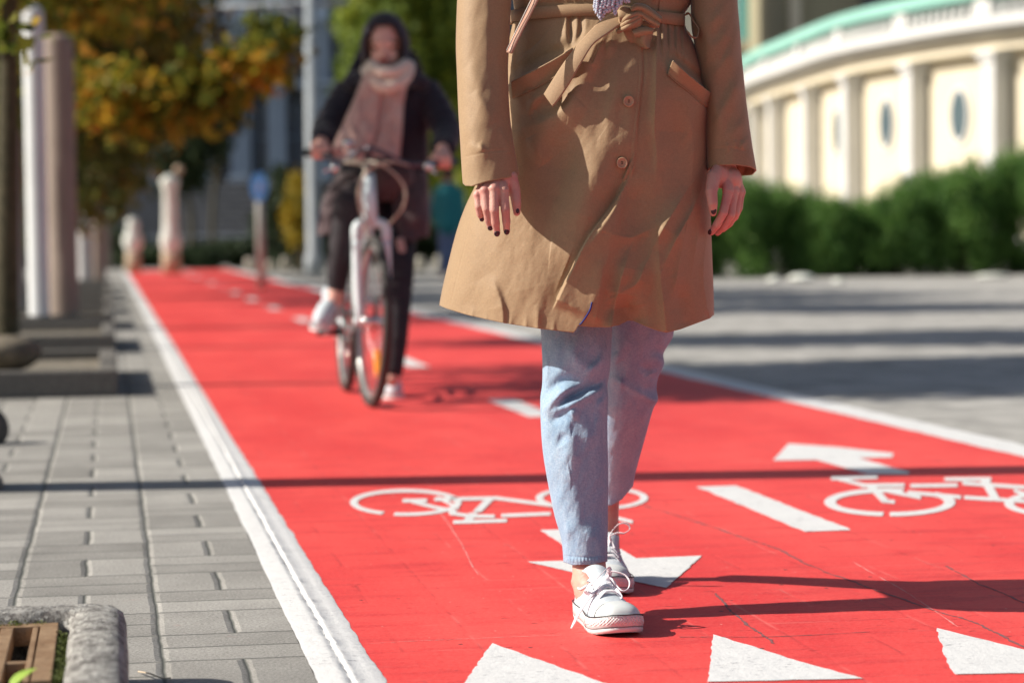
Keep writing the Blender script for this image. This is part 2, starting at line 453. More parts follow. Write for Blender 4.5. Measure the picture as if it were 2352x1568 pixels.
def stacked(name,quads,z,mat,label,cat):
    o=lane_obj(name,quads,z,mat,label,cat)
    # overlapping strokes: raise each polygon by a hair so that none is coplanar
    me=o.data
    for i,p in enumerate(me.polygons):
        for vi in p.vertices: me.vertices[vi].co.z+=(i%60)*.00001
    return o
stacked('bicycle_symbol',q,.0018,M_white,'white painted bicycle symbol in the near half of the red lane behind the walking person','road marking')
ox,oy=1470,624.75
q=ringmesh(1530,1412,402,86,70,26,ox,oy,[(92,99),(285,316)])
for L in [[(1170,1266),(1455,1258)],[(1210,1268),(1420,1320),(1500,1405)],[(1350,1310),(1620,1308)],[(1655,1312),(1945,1308)],[(1865,1272),(2150,1270)],[(2110,1275),(2180,1400)],
    [(1975,1296),(2360,1322)],[(1520,1345),(1720,1385)],[(1640,1352),(1965,1382)],[(1985,1382),(2400,1408)],[(2290,1340),(2460,1390)],[(1475,1402),(1560,1410)]]:
    q+=zl(L,11,ox,oy)
q+=ringmesh(2560,1420,330,80,60,24,ox,oy)
stacked('bicycle_symbol',q,.0018,M_white,'white painted bicycle symbol in the far right half of the red lane beside the plaza edge','road marking')
# cracks and scratches in the paint
M_crack=pm('lane_crack',(.16,.12,.13),(.3,.08,.08),30,.8)
M_scr=pm('lane_scratch',(.75,.35,.33),(.7,.2,.19),30,.8)
def gline(L,w,seed,wob=.002):
    rs=np.random.RandomState(seed); p=np.array([nt_of(a,b) for a,b in L]); p=smooth_path(p,24)
    qs=[];wb=np.cumsum(rs.randn(len(p),2)*wob,0)*.5; p=p+wb
    ws=w*(.25+rs.rand(len(p))*1.2)
    d=np.gradient(p,axis=0); d/=np.linalg.norm(d,axis=1)[:,None]; nn=np.stack([-d[:,1],d[:,0]],1)
    for i in range(len(p)-1): qs.append([tuple(p[i]+nn[i]*ws[i]/2),tuple(p[i+1]+nn[i+1]*ws[i+1]/2),tuple(p[i+1]-nn[i+1]*ws[i+1]/2),tuple(p[i]-nn[i]*ws[i]/2)])
    return qs
q=gline([(1480,1162),(1600,1200),(1700,1235),(1780,1262),(1840,1300),(1960,1345),(2100,1395),(2230,1440),(2352,1500)],.006,1)+gline([(1645,1362),(1700,1410),(1760,1450),(1800,1478)],.005,2)+gline([(2170,1300),(2250,1340),(2352,1380),(2500,1440)],.005,3)
q+=gline([(1560,1463),(1800,1462),(2000,1452)],.003,5,.001)
lane_obj('paint_crack',q,.0010,M_crack,'dark hairline cracks across the red lane','crack')
q=gline([(842,1478),(1000,1470),(1150,1464),(1290,1458)],.003,6,.001)+gline([(1960,1290),(2100,1370),(2200,1440)],.003,8,.001)+gline([(1000,1160),(1060,1250),(1100,1320)],.0025,9,.001)
lane_obj('paint_scratch',q,.0009,M_scr,'faint pale scratches on the red lane','scratch')
# ------------------------------------------------------------------ foliage
def leaf_mat(name,stops,trans=.35):
    n=NT(name); a=n.n('ShaderNodeAttribute',attribute_name='leaf'); 
    c=n.ramp(a.outputs['Fac'],stops)
    n.fin(c,.6,None,.3)
    tr=n.n('ShaderNodeBsdfTranslucent'); n.l(c,tr.inputs[0]); mx=n.n('ShaderNodeMixShader'); mx.inputs[0].default_value=trans
    out=n.t.nodes['Material Output']; n.l(n.b.outputs[0],mx.inputs[1]); n.l(tr.outputs[0],mx.inputs[2]); n.l(mx.outputs[0],out.inputs[0])
    return n.m
def leaves(name,clumps,N,size,seed,mat,parent,down=0.,asp=.6,zmin=None,tone=None):
    """clumps: list of (centre, radii, weight). leaf-shaped quads through each clump's shell and volume"""
    rs=np.random.RandomState(seed); w=np.array([c[2] for c in clumps],float); w/=w.sum()
    idx=rs.choice(len(clumps),N,p=w)
    C=np.array([c[0] for c in clumps])[idx]; Rr=np.array([c[1] for c in clumps])[idx]
    d=rs.randn(N,3); d/=np.linalg.norm(d,axis=1)[:,None]; r=rs.rand(N)**.45
    p=C+d*Rr*r[:,None]+rs.randn(N,3)*size*.6
    a=rs.randn(N,3); a[:,2]-=down; a/=np.linalg.norm(a,axis=1)[:,None]
    b=np.cross(a,rs.randn(N,3)); b/=np.linalg.norm(b,axis=1)[:,None]
    s=size*(.6+.8*rs.rand(N))[:,None]
    V=np.stack([p-a*s*.5,p+b*s*asp*.5-a*s*.05,p+a*s*.5,p-b*s*asp*.5-a*s*.05],1)
    if zmin is not None: V[...,2]=np.maximum(V[...,2],zmin)
    V=V.reshape(-1,3)
    o=mk(name,V,np.arange(N*4).reshape(N,4),mat,parent,False)
    cl=rs.rand(len(clumps))[idx]
    val=np.clip(.45*cl+.55*rs.rand(N),0,1)
    if tone is not None: val=np.clip(tone(p,val),0,1)
    at=o.data.attributes.new('leaf','FLOAT','FACE')
    n=len(o.data.polygons); at.data.foreach_set('value',val[:n].astype(np.float32))
    return o
def crown_clumps(c,r,n,seed,cr=.33,flat=1.):
    rs=np.random.RandomState(seed); out=[]
    for i in range(n):
        d=rs.randn(3); d/=np.linalg.norm(d); q=.35+.6*rs.rand()
        out.append((np.array(c)+d*np.array(r)*q,np.array(r)*cr*(.6+.8*rs.rand())*np.array([1,1,.8*flat]),1))
    return out
M_bark=pm('tree_bark',(.10,.085,.05),(.05,.045,.025),14,.9,.02,30)
M_leafA=leaf_mat('autumn_leaves',[(0,(.05,.08,.015)),(.42,(.16,.19,.025)),(.62,(.36,.30,.03)),(.8,(.58,.33,.035)),(.88,(.60,.25,.03)),(1,(.85,.58,.05))],.45)
M_leafB=leaf_mat('turning_leaves',[(0,(.03,.05,.014)),(.45,(.08,.10,.02)),(.75,(.18,.16,.025)),(1,(.42,.26,.04))],.4)
M_leafG=leaf_mat('yellow_green_leaves',[(0,(.07,.12,.02)),(.5,(.2,.27,.04)),(1,(.46,.46,.05))])
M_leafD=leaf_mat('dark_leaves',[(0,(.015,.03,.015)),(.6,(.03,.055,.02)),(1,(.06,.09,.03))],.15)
M_leafY=leaf_mat('yellow_bush_leaves',[(0,(.10,.11,.02)),(.5,(.35,.28,.03)),(1,(.62,.42,.04))])
M_jun=leaf_mat('juniper_sprays',[(0,(.02,.06,.02)),(.5,(.10,.22,.045)),(1,(.27,.44,.11))],.4)
def tree(name,label,base,trunk_top,crown,rad,mat,N,leaf,nc,seed,tr=.1,group=None,lean=(0,0),cr=.33,tone=None,extra=None):
    e=empty(name,base,label,'tree',group)
    rs=np.random.RandomState(seed); b=np.array(base,float); top=np.array(trunk_top,float)
    m=MB(); pts=smooth_path([b+[0,0,-.05],b+[0,0,.12],b*.6+top*.4+rs.randn(3)*.03,top],6)
    rr=np.interp(np.linspace(0,1,len(pts)),[0,.1,.3,1],[tr*1.7,tr*1.1,tr,tr*.55]); m.tube(pts,rr,14)
    cl=crown_clumps(crown,rad,nc,seed+1,cr)+(extra or [])
    for i in range(9):
        q=cl[i][0]; s=top+(b-top)*rs.rand()*.25
        m.tube(smooth_path([s,s*.5+q*.5+rs.randn(3)*.08,q],5),np.linspace(tr*.4,.012,11),7)
    m.build('trunk',M_bark,e)
    leaves('crown',cl,N,leaf,seed+2,mat,e,.4,tone=tone)
    return e
# pit rows: centre lateral position
n_pit_r=nt_of(272,912)[0]-.0
print('pit right n',n_pit_r)
PITN=n_pit_r
# --- near autumn trees standing in the pits
GT='autumn trees along the sidewalk'
def lanep(n_,t_,z=0): return np.array(LW(n_,t_,z))
tt0=nt_of(200,912)[1]   # front of the second pit
print('pit t',tt0)
tn=PITN-.68
spec=[ (tt0+.85,1.82,3.15,'nearest autumn tree with orange and green leaves hanging over the sidewalk',M_leafA,56000,.09),
       (tt0+4.9,1.42,3.35,'second autumn tree along the sidewalk, behind the nearest kerbed pit',M_leafA,20000,.10),
       (tt0+11.2,1.6,3.15,'third autumn tree with orange leaves, crown hanging right behind the posts',M_leafA,19000,.13),
       (tt0+15.2,1.9,2.75,'fourth tree in the sidewalk row with brownish green leaves',M_leafB,14000,.16),
       (tt0+19,1.8,2.5,'fifth tree in the sidewalk row, half hidden by nearer crowns',M_leafB,9000,.18),
       (tt0+25,1.9,2.5,'sixth tree in the sidewalk row, small and dark',M_leafB,8000,.2),
       (tt0+33,1.9,2.5,'farthest tree in the sidewalk row near the end of the lane',M_leafB,8000,.22)]
for i,(t_,r_,zc,lab,mt,N,ls) in enumerate(spec):
    b=lanep(tn,t_,.06); c=lanep(tn-(.12 if i==0 else -.1),t_,zc+1.15)
    ex=None
    if i==0:
        ex=[(P(8,125,9.2),np.array([.03,.03,.05]),.006),(P(55,105,9.3),np.array([.05,.05,.03]),.006),(P(20,90,9.3),np.array([.06,.05,.04]),.008)]
    if i==2:
        ex=[(P(560,150,20.5),np.array([.45,.4,.18]),1.2),(P(620,90,20.5),np.array([.25,.3,.14]),.7),(P(470,215,20.5),np.array([.4,.4,.2]),1.4),(P(350,262,20.2),np.array([.5,.4,.2]),1.5),(P(250,230,20.0),np.array([.5,.4,.3]),1.6),(P(610,155,20.4),np.array([.2,.2,.1]),.35)]
    tree('autumn_tree',lab,b,c-[0,0,1.2],c,(r_,r_,2.5 if i<2 else 2.65),mt,int(N*1.55),ls,66,20+i,.085,GT,cr=.30,extra=ex)
# a low twig of yellow leaves close to the left frame edge
# --- kerbed pits
M_stone=pm('kerb_granite',(.19,.18,.165),(.11,.105,.10),55,.9,.006,140)
M_soil=pm('pit_gravel',(.16,.14,.11),(.30,.27,.22),35,.95,.02,60)
def pit(n_r,t0,t1,n_l,label,h=.12,wd=.085,soil_z=.07):
    e=empty('tree_pit',LW((n_r+n_l)/2,t0,0),label,'tree pit','kerbed tree pits along the sidewalk',LR)
    V=MB()
    def lb(a0,a1,b0,b1,z0,z1):
        c=((a0+a1)/2,(b0+b1)/2,(z0+z1)/2); V.box(c,(a1-a0,b1-b0,z1-z0))
    def fin(nm,mat,bev):
        vv=np.concatenate(V.V); cc=np.array([(n_r+n_l)/2,t0,0]); o=mk(nm,vv-cc,V.F,mat,None,False)
        if bev: mod(o,'BEVEL',width=bev,segments=3,limit_method='ANGLE')
        o.parent=e; return o
    lb(n_l,n_r,t0,t0+wd,-.02,h); lb(n_l,n_r,t1-wd,t1,-.02,h-.001)
    lb(n_r-wd,n_r-.0005,t0+wd,t1-wd,-.02,h-.002); lb(n_l+.0005,n_l+wd,t0+wd,t1-wd,-.02,h-.002)
    fin('stone_kerb',M_stone,.012)
    V=MB(); lb(n_l+wd+.001,n_r-wd-.001,t0+wd+.001,t1-wd-.001,-.02,soil_z); fin('soil',M_soil,0)
    return e
for k,lab in enumerate(['nearest dark stone kerb around a tree pit on the sidewalk','second stone kerbed tree pit, in front of the grey posts','third stone kerbed tree pit at the foot of the grey posts','fourth stone kerbed tree pit behind the posts','fifth stone kerbed tree pit far down the sidewalk','sixth stone kerbed tree pit far down the sidewalk','seventh and farthest stone kerbed tree pit']):
    t0=tt0+[0,4.15,8.1,12.1,16.1,20.1,24.1][k]
    pit(PITN,t0,t0+2.1,PITN-1.5,lab)
# rocky root mound beside the trunk of the first tree
def rock(name,c,r,seed,mat,label,cat,parent=None,group=None):
    rs=np.random.RandomState(seed); v,f=ball((0,0,0),1,20,14)
    q=rs.randn(8,3); q/=np.linalg.norm(q,axis=1)[:,None]
    s=1+sum(.1*np.maximum(0,v@k)**2*(1 if i%2 else -1) for i,k in enumerate(q)); v=v*s[:,None]*np.array(r)
    o=mk(name,v+np.array(c),f,mat,parent,True)
    if label: tag(o,label,cat,group)
    return o
g=G(22,800,.0); 
rock('boulder',P(16,812,11.3),(.19,.26,.085),3,pm('boulder_stone',(.26,.22,.165),(.15,.13,.10),12,.95,.02,30),'brown mossy stone at the foot of the tree trunk at the left edge','stone')
rock('boulder',G(-20,985,.05),(.06,.07,.07),5,pm('dark_stone',(.12,.11,.10),(.07,.065,.06),20,.9,.01,40),'small dark round stone on the sidewalk cut by the left edge','stone')
# --- near pit with iron grate (bottom left corner)
M_iron=NT('rusty_iron'); n=M_iron; o=n.obj(); f=n.noise(o,18,6,.7); f2=n.noise(o,120,4,.6)
c=n.mix(n.rng(f,.35,.65),(.26,.155,.085),(.40,.27,.165)); c=n.mix(n.rng(f2,.55,.7,0,.5),c,(.12,.07,.045))
M_iron=n.fin(c,.6,n.bump(f2,.003,.8),.4,Metallic=.25)
M_moss=pm('moss',(.12,.17,.03),(.22,.26,.07),60,.95,.01,120)
nn=NT('rough_granite'); o=nn.obj(); a=nn.noise(o,38,6,.75); b_=nn.noise(o,160,4,.7)
c=nn.mix(nn.rng(a,.40,.60),(.13,.12,.115),(.52,.51,.48)); c=nn.mix(nn.rng(b_,.56,.64,0,.85),c,(.09,.08,.075)); c=nn.mix(nn.rng(nn.noise(o,95,3,.6),.58,.66,0,.8),c,(.66,.65,.62))
ge=nn.n('ShaderNodeNewGeometry'); sx=nn.n('ShaderNodeSeparateXYZ'); nn.l(ge.outputs['True Normal'],sx.inputs[0])
M_rgran=nn.fin(c,.9,nn.bump(nn.math('ADD',a,nn.math('MULTIPLY',b_,.35)),.012,1),.3)
# kerb as U-shape in lane frame, top at .12
g_r=nt_of(291,1540)[0]; 
topc=G(200,1386,.12); t_far=float(topc[:2]@T2); 
gi=G(152,1470,.12); n_in=float(gi[:2]@N2)
print('near pit',g_r,t_far,n_in)
e=empty('tree_pit',LW(g_r-.5,t_far,0),'stone kerb around a rusty iron grate in the bottom left corner','tree pit','kerbed tree pits along the sidewalk',LR)
cc=np.array([g_r-.5,t_far,0]); wk=g_r-n_in; Ln=[]
def rounded_kerb():
    # top view outline with rounded outer corner; extruded, subdivided with noise
    outer=[(g_r,t_far-1.6)]+[(g_r-.05+.05*math.cos(a),t_far-.05+.05*math.sin(a)) for a in np.linspace(0,math.pi/2,7)]+[(g_r-1.1,t_far)]
    wf=.066
    inner=[(n_in,t_far-1.6)]+[(n_in-.012+.012*math.cos(a),t_far-wf-.012+.012*math.sin(a)) for a in np.linspace(0,math.pi/2,7)]+[(g_r-1.1,t_far-wf)]
    def dens(p,k):
        p=np.array(p); s=np.r_[0,np.cumsum(np.linalg.norm(np.diff(p,axis=0),axis=1))]
        return s,p
    # parametrize both with equal counts
    def res(p,n1,n2):
        A=[];p=np.array(p)
        for x in np.linspace(0,1,n1,endpoint=False): A.append(p[0]+(p[1]-p[0])*x)
        A+=list(p[1:8])
        for x in np.linspace(0,1,n2+1)[1:]: A.append(p[7]+(p[8]-p[7])*x)
        return np.array(A)
    O=res(outer,140,90); I=res(inner,140,90)
    rs=np.random.RandomState(2)
    sec=[(0,-.02),(0,.04),(0,.095),(.06,.112),(.16,.12),(.4,.1225),(.65,.122),(.88,.118),(.97,.108),(1,.095),(1,.03),(1,-.02)]
    V=[]
    for i in range(len(O)):
        for k,(s,z) in enumerate(sec):
            p=O[i]*(1-s)+I[i]*s; V.append((p[0],p[1],z))
    V=np.array(V); 
    from mathutils import noise as mn
    for i in range(len(V)):
        q=Vector(V[i])*34; w_=mn.noise(q); w2=mn.noise(q*2.7)
        V[i]+=np.array([mn.noise(q+Vector((9,0,0)))*.003,mn.noise(q+Vector((0,7,0)))*.003,w_*.004+w2*.0025])
    return V,grid_faces(len(O),len(sec),False)
V,Fc=rounded_kerb()
o=mk('stone_kerb',V-cc,[tuple(f) for f in Fc],M_rgran,None,True); o.parent=e
# iron grate: top at z .045
zg=.103
ga=G(135,1425,zg); n_g=float(ga[:2]@N2); t_g=float(ga[:2]@T2)
print('grate',n_g,t_g)
m=MB()
def gb(a0,a1,b0,b1,z0,z1): m.box(((a0+a1)/2-cc[0],(b0+b1)/2-cc[1],(z0+z1)/2),(abs(a1-a0),abs(b1-b0),z1-z0))
S=.50; fr=.017
gb(n_g-S,n_g,t_g-.045,t_g,zg-.03,zg); 
gb(n_g-.026,n_g,t_g-S,t_g-.0451,zg-.03,zg-.0005)
gb(n_g-.0285,n_g-.0265,t_g-S,t_g-.046,zg-.03,zg-.009)
gb(n_g-.037,n_g-.029,t_g-S,t_g-.046,zg-.03,zg-.001)
for k in range(0,9): gb(n_g-.066-k*.047-.0185,n_g-.066-k*.047,t_g-S,t_g-.046,zg-.03,zg-.001*(k%2)-.001)
for k in range(0,2): 
    for j in range(0,8): gb(n_g-.066-j*.047+.0003,n_g-.0375-j*.047,t_g-.33-.20*k-.016,t_g-.33-.20*k,zg-.03,zg-.003)
o=m.build('grate',M_iron,None,False,.0025,2); o.parent=e
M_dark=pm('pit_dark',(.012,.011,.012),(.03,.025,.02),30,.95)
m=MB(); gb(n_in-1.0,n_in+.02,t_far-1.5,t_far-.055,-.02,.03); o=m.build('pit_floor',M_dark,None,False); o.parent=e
# moss along the inside of the kerb
cl=[]
rs=np.random.RandomState(3)
for k in range(60):
    if rs.rand()<.45: q=(n_in-rs.rand()*.8-.02,t_far-.072-rs.rand()*.008,.098)
    else: q=(n_in-.006-rs.rand()*.012,t_far-.1-rs.rand()*.6,.092)
    p=np.array(LW(q[0],q[1],q[2])); cl.append((p,np.array([.012,.014,.008]),1))
M_mossl=leaf_mat('moss_tufts',[(0,(.05,.06,.02)),(.5,(.12,.15,.04)),(1,(.3,.36,.1))],.2)
leaves('moss',cl,9000,.004,5,M_mossl,e)
# fallen leaves in the grate
def leaf_shape(name,c,L,wd,yaw,pitch,mat,label,cat,parent=None,curl=.25,roll=0):
    V=[];nU,nV=12,6
    for i in range(nU+1):
        s=i/nU; hw=wd*math.sin(math.pi*s**.8)**.8*.5
        for j in range(nV+1):
            x=(j/nV*2-1)*hw; z=curl*abs(x)*1.2-curl*L*(s-.5)**2; V.append((x,s*L-L/2,z))
    V=np.array(V); M=np.array((Matrix.Rotation(yaw,3,'Z')@Matrix.Rotation(pitch,3,'X')@Matrix.Rotation(roll,3,'Y')))
    V=V@M.T+np.array(c); o=mk(name,V,grid_faces(nU+1,nV+1,False),mat,parent,True); mod(o,'SOLIDIFY',thickness=.0006)
    if label: tag(o,label,cat)
    return o
M_gl=pm('green_leaf',(.42,.55,.09),(.25,.40,.06),30,.5)
M_ol=pm('orange_leaf',(.62,.27,.05),(.4,.15,.03),30,.6)
leaf_shape('fallen_leaf',G(52,1553,.125),.045,.024,-.9,.5,M_gl,'bright green leaf lying on the rusty grate','leaf')
leaf_shape('fallen_leaf',G(50,1503,.045),.05,.022,.9,.3,M_ol,'orange dead leaf lying deep inside the grate slot','leaf')
leaf_shape('fallen_leaf',G(76,1468,.06),.03,.022,-.3,.5,M_ol,'small brown leaf wedged at the right side of the grate slot','leaf')
# dry stalk on the pavers
m=MB(); m.tube(smooth_path([G(318,1541,.004),G(345,1546,.012),G(372,1556,.006),G(392,1556,.004)],6),[.0012]*19,6)
tag(m.build('dry_stalk',pm('straw',(.62,.5,.36)),None),'pale dry stalk lying on the grey bricks beside the stone kerb','stalk')
# dark thing whose shade reaches the bottom edge (a bollard just outside): crown of an off-frame post
# ------------------------------------------------------------------ posts
M_postw=pm('post_white',(.66,.68,.69),(.58,.60,.61),3,.6,.002,60)
M_postb=pm('post_brown',(.30,.235,.195),(.25,.195,.16),3,.75,.003,60)
M_postg=pm('post_grey',(.36,.35,.35),(.3,.29,.29),3,.7,.003,60)
def post(name,base,r,h,mat,label,capr=.8):
    m=MB(); b=np.array(base); pts=[b+[0,0,z] for z in (0,.02,.04,h-.06,h-.03,h)]
    m.tube(pts,[r*1.12,r*1.12,r,r,r*capr*1.08,r*.55],28)
    return tag(m.build(name,mat,None),label,'post','posts along the sidewalk')
dp=18.6
def xw(u,d): return P(u,600,d)[0]
post('round_post',(xw(88,dp),dp,.06),.080,2.43,M_postw,'white sunlit round post, nearest of the row on the left')
post('round_post',(xw(141,dp+.45),dp+.45,.06),.128,2.25,M_postb,'thick brown post right behind the nearest white post')
for i,(u,d,rr,mt,lab) in enumerate([(196,41,.13,M_postg,'pale grey post between the brown post and the far statues'),(225,41.6,.13,M_postb,'brownish post beside the pale grey post in the distance'),(243,60,.16,M_postb,'farthest brownish post at the end of the sidewalk row'),(40,21.5,.06,M_postg,'thin grey post in the shade left of the white post')]):
    post('round_post',(xw(u,d),d,0),rr,(1.85 if i in (1,2) else 2.05) if i<3 else 1.7,mt,lab)
# near post just outside the frame on the left, its shade crosses the lane
post('round_post',LW(nt_of(-110,1122)[0],nt_of(-110,1122)[1],0),.125,2.6,M_postb,'brown post beside the left frame edge whose shadow crosses the lane')
# ------------------------------------------------------------------ far buildings
def facade(name,label,xl,xr,Y,h,mat,bays,depth=8,group=None):
    e=empty(name,((xl+xr)/2,Y,0),label,'building',group)
    m=MB(); m.box(((xl+xr)/2,Y+depth/2,h/2),(xr-xl,depth,h)); m.build('wall',mat,e,False)
    return e
M_bgrey=pm('blue_grey_render',(.19,.20,.225),(.15,.16,.18),.5,.9)
M_bpil=pm('pale_blue_pilaster',(.30,.37,.46),(.25,.31,.40),.6,.85)
M_bwin=pm('dark_window_glass',(.055,.055,.065),(.08,.08,.09),1,.25,spec=.6)
M_step=pm('step_stone',(.16,.17,.19),(.11,.115,.13),3,.9)
DB=75.
sB=DB/FL
def bx_uv(mb,u0,u1,v0,v1,D,th=.3):
    a=P(u0,v1,D); b=P(u1,v0,D); mb.box(((a[0]+b[0])/2,D+th/2,(a[2]+b[2])/2),(abs(b[0]-a[0]),th,abs(b[2]-a[2])))
e=empty('town_building',(P(600,600,DB)[0],DB,0),'large blue grey columned building in shade at the end of the street','building')
m=MB(); a=P(-700,700,DB); b=P(1330,-500,DB); m.box(((a[0]+b[0])/2,DB+6.5,b[2]/2),(b[0]-a[0],12,b[2])); m.build('wall',M_bgrey,e,False)
us=[-40,60,160,260,360,462,548,632,735,820,905,990,1075]
for u in us:
    m=MB(); bx_uv(m,u-17,u+17,-200,418,DB-.2,.7); bx_uv(m,u-22,u+22,402,418,DB-.35,.9); bx_uv(m,u-23,u+23,203,214,DB-.35,.9); m.build('pilaster',M_bpil,e,False,.03)
for i in range(len(us)-1):
    for (v0,v1) in ((-120,60),(78,186),(236,396)):
        c=(us[i]+us[i+1])/2; m=MB(); bx_uv(m,c-24,c+24,v0,v1,DB+.35,.12); w_=m.build('window',M_bwin,e,False)
        m=MB(); bx_uv(m,c-28,c+28,v1,v1+5,DB+.2,.35); bx_uv(m,c-2,c+2,v0,v1,DB+.30,.1); bx_uv(m,c-24,c+24,(v0+v1)/2-2,(v0+v1)/2+2,DB+.31,.08)
        o=m.build('window_frame',M_bpil,w_,False)
m=MB(); bx_uv(m,-700,1330,190,206,DB-.5,1.1); bx_uv(m,-700,1330,38,62,DB-.55,1.2); m.build('cornice',M_bpil,e,False,.05)
m=MB()
for k in range(9): bx_uv(m,395,705,418+k*14.5,432.5+k*14.5,DB-1-k*.42,1.2)
m.build('steps',M_step,e,False,.04)
m=MB(); bx_uv(m,-700,1330,532,556,DB-6,1.0); m.build('plinth_wall',M_bpil,e,False,.04)
m=MB(); bx_uv(m,-700,1330,556,640,DB-5.6,.8); m.build('base_wall',M_bwin,e,False,.04)
# lamp post with side arm
M_lamp=pm('lamp_post_paint',(.33,.37,.40),(.27,.31,.34),2,.6)
DLp=46.
e=empty('street_lamp',(xw(722,DLp),DLp,0),'tall grey street lamp pole with a long side arm behind the cyclist','street lamp')
m=MB(); x=xw(722,DLp); m.tube([(x,DLp,0),(x,DLp,.35),(x,DLp,.4),(x,DLp,7.5)],[.19,.18,.135,.10],18); m.build('pole',M_lamp,e)
m=MB(); a=P(722,8,DLp); b=P(470,18,DLp); c=P(800,2,DLp); m.tube([b,a,c],[.05,.07,.05],10); m.tube([P(722,60,DLp),P(640,16,DLp)],.03,8); m.build('arm',M_lamp,e)
m=MB(); m.box(P(455,20,DLp),(.6,.28,.12)); m.build('lamp_head',M_lamp,e,False,.04)
# blue sign
M_blue=pm('sign_blue',(.13,.46,1.0),(.16,.50,1.0),2,.5); M_signw=pm('sign_white',(.75,.78,.8)); M_pole=pm('sign_pole',(.30,.30,.28),(.25,.25,.24),5,.6)
DS=33.
def disc(mb,c,r,th,seg=32,rz=1):
    c=np.array(c); mb.tube([c+[0,-th/2,0],c+[0,th/2,0]],np.array([[r,r*rz],[r,r*rz]]),seg)
c=P(597,430,DS); e=empty('road_sign',(c[0],DS,0),'blue oval road sign on a grey pole behind the lane','sign')
m=MB(); m.tube([(c[0],DS,0),(c[0],DS,c[2]+.1)],.06,14); m.build('pole',M_pole,e)
m=MB(); 
th=np.linspace(0,2*math.pi,40,endpoint=False)
def plate(mb,cx,cy,cz,rx,rz,t):
    V=[(cx+rx*math.cos(a),cy,cz+rz*math.sin(a)) for a in th]+[(cx+rx*math.cos(a),cy+t,cz+rz*math.sin(a)) for a in th]; n_=len(th)
    mb.add(V,[tuple(range(n_)),tuple(range(2*n_-1,n_-1,-1))]+[(i,(i+1)%n_,n_+(i+1)%n_,n_+i) for i in range(n_)])
plate(m,c[0],DS-.12,c[2],.12,.20,.02); pl=m.build('sign_plate',M_blue,e,False)
m=MB(); plate(m,c[0],DS-.126,c[2],.018,.07,.004); m.build('sign_symbol',M_signw,pl,False)
# statues / pedestals in the sun
M_marble=pm('pale_stone',(.72,.76,.72),(.60,.62,.56),3,.8,.01,20); M_tanst=pm('tan_stone',(.45,.36,.26),(.38,.3,.2),3,.8)
def pillar(u,D,segs,label,name='stone_monument'):
    x=xw(u,D); e=empty(name,(x,D,0),label,'monument')
    pts=[];rr=[]
    for v,w_ in segs: p=P(u,v,D); pts.append((x,D,max(p[2],0) if v>590 else p[2])); rr.append(w_/2/FL*D)
    k=len(segs)-3
    m=MB(); m.tube(pts[:k+1],rr[:k+1],22); m.build('shaft',M_marble,e)
    m=MB(); m.tube([pts[k],pts[k+1],pts[k+2]],[r*1.05 for r in rr[k:]],22); m.build('pedestal',M_tanst,e)
    return e
pillar(393,50,[(402,16),(408,30),(414,44),(425,40),(440,30),(500,34),(530,36),(545,46),(562,48),(572,40),(578,40),(600,40),(632,42)],'tall pale stone monument standing in the sun at the end of the sidewalk')
pillar(306,52,[(500,12),(505,26),(520,32),(533,28),(545,44),(560,46),(572,34),(578,32),(600,34),(632,36)],'short pale stone urn on a pedestal left of the tall monument')
m=MB(); c=P(410,390,52); 
e=empty('park_lamp',(c[0],52,0),'round tan globe lamp on a dark pole above the tall monument','lamp'); m.tube([(c[0]+.0,52,0),(c[0],52,c[2]-.1)],.03,10); m.build('pole',M_dark,e)
m=MB(); m.ball(c,.10); m.build('globe',M_tanst,e)
# bins and bollards along the far edge
M_bol=pm('pale_bollard',(.42,.40,.34),(.3,.29,.25),4,.85)
labs=['nearest left','second','third','fourth','fifth','sixth']
for i,(u,v0,v1,w_) in enumerate([(575,592,622,26),(622,598,624,22),(655,590,624,20),(690,596,622,18),(775,600,626,24),(965,590,622,26),(1010,586,622,24)]):
    D=3776/( (v1)-(542.9+.0131*(1176-u)) )
    x=xw(u,D); r=w_/2/FL*D; h=(v1-v0)/FL*D
    m=MB(); m.tube([(x,D,0),(x,D,h*.8),(x,D,h*.95),(x,D,h)],[r,r*.9,r*.8,r*.3],16)
    where=['left of the blue sign pole','just right of the blue sign pole','midway between sign pole and lamp pole','just left of the lamp pole','between the lamp pole and the cyclist','just right of the cyclist','beside the walker\'s coat hem'][i]
    tag(m.build('bollard',M_bol,None),'low pale stone bollard '+where,'bollard','stone bollards at the far end')
# --- far trees and bushes
def bush(name,label,c,r,mat,N,ls,seed,cat='bush',group=None,nc=24,cr=.4,asp=.6):
    c=np.array(c,float); e=empty(name,(c[0],c[1],0),label,cat,group)
    cl=[(a,b,w_) for a,b,w_ in crown_clumps(c,r,nc,seed,cr)]
    leaves('foliage',cl,N,ls,seed,mat,e,.2,asp,zmin=0)
    m=MB(); rs=np.random.RandomState(seed)
    for k in range(5):
        q=cl[k][0]; m.tube(smooth_path([(c[0]+rs.randn()*.1,c[1]+rs.randn()*.1,0),(c+q)/2*np.array([1,1,.6]),q],5),np.linspace(.05,.01,11),7)
    m.build('stems',M_bark,e)
    return e
D=62.
c=P(925,150,D); tree('lime_tree','large yellow green tree behind the cyclist',(c[0],D,0),(c[0],D,3.2),(c[0],D,c[2]+.6),(2.05,1.9,4.0),M_leafG,26000,.24,60,77,.16,cr=.27)
c=P(1075,330,D+4); tree('lime_tree','second yellow green tree partly behind the walking person\'s coat',(c[0]+.4,D+4,0),(c[0]+.4,D+4,2.0),(c[0]+.4,D+4,3.2),(1.5,1.6,2.6),M_leafG,14000,.24,40,78,.14,cr=.3)
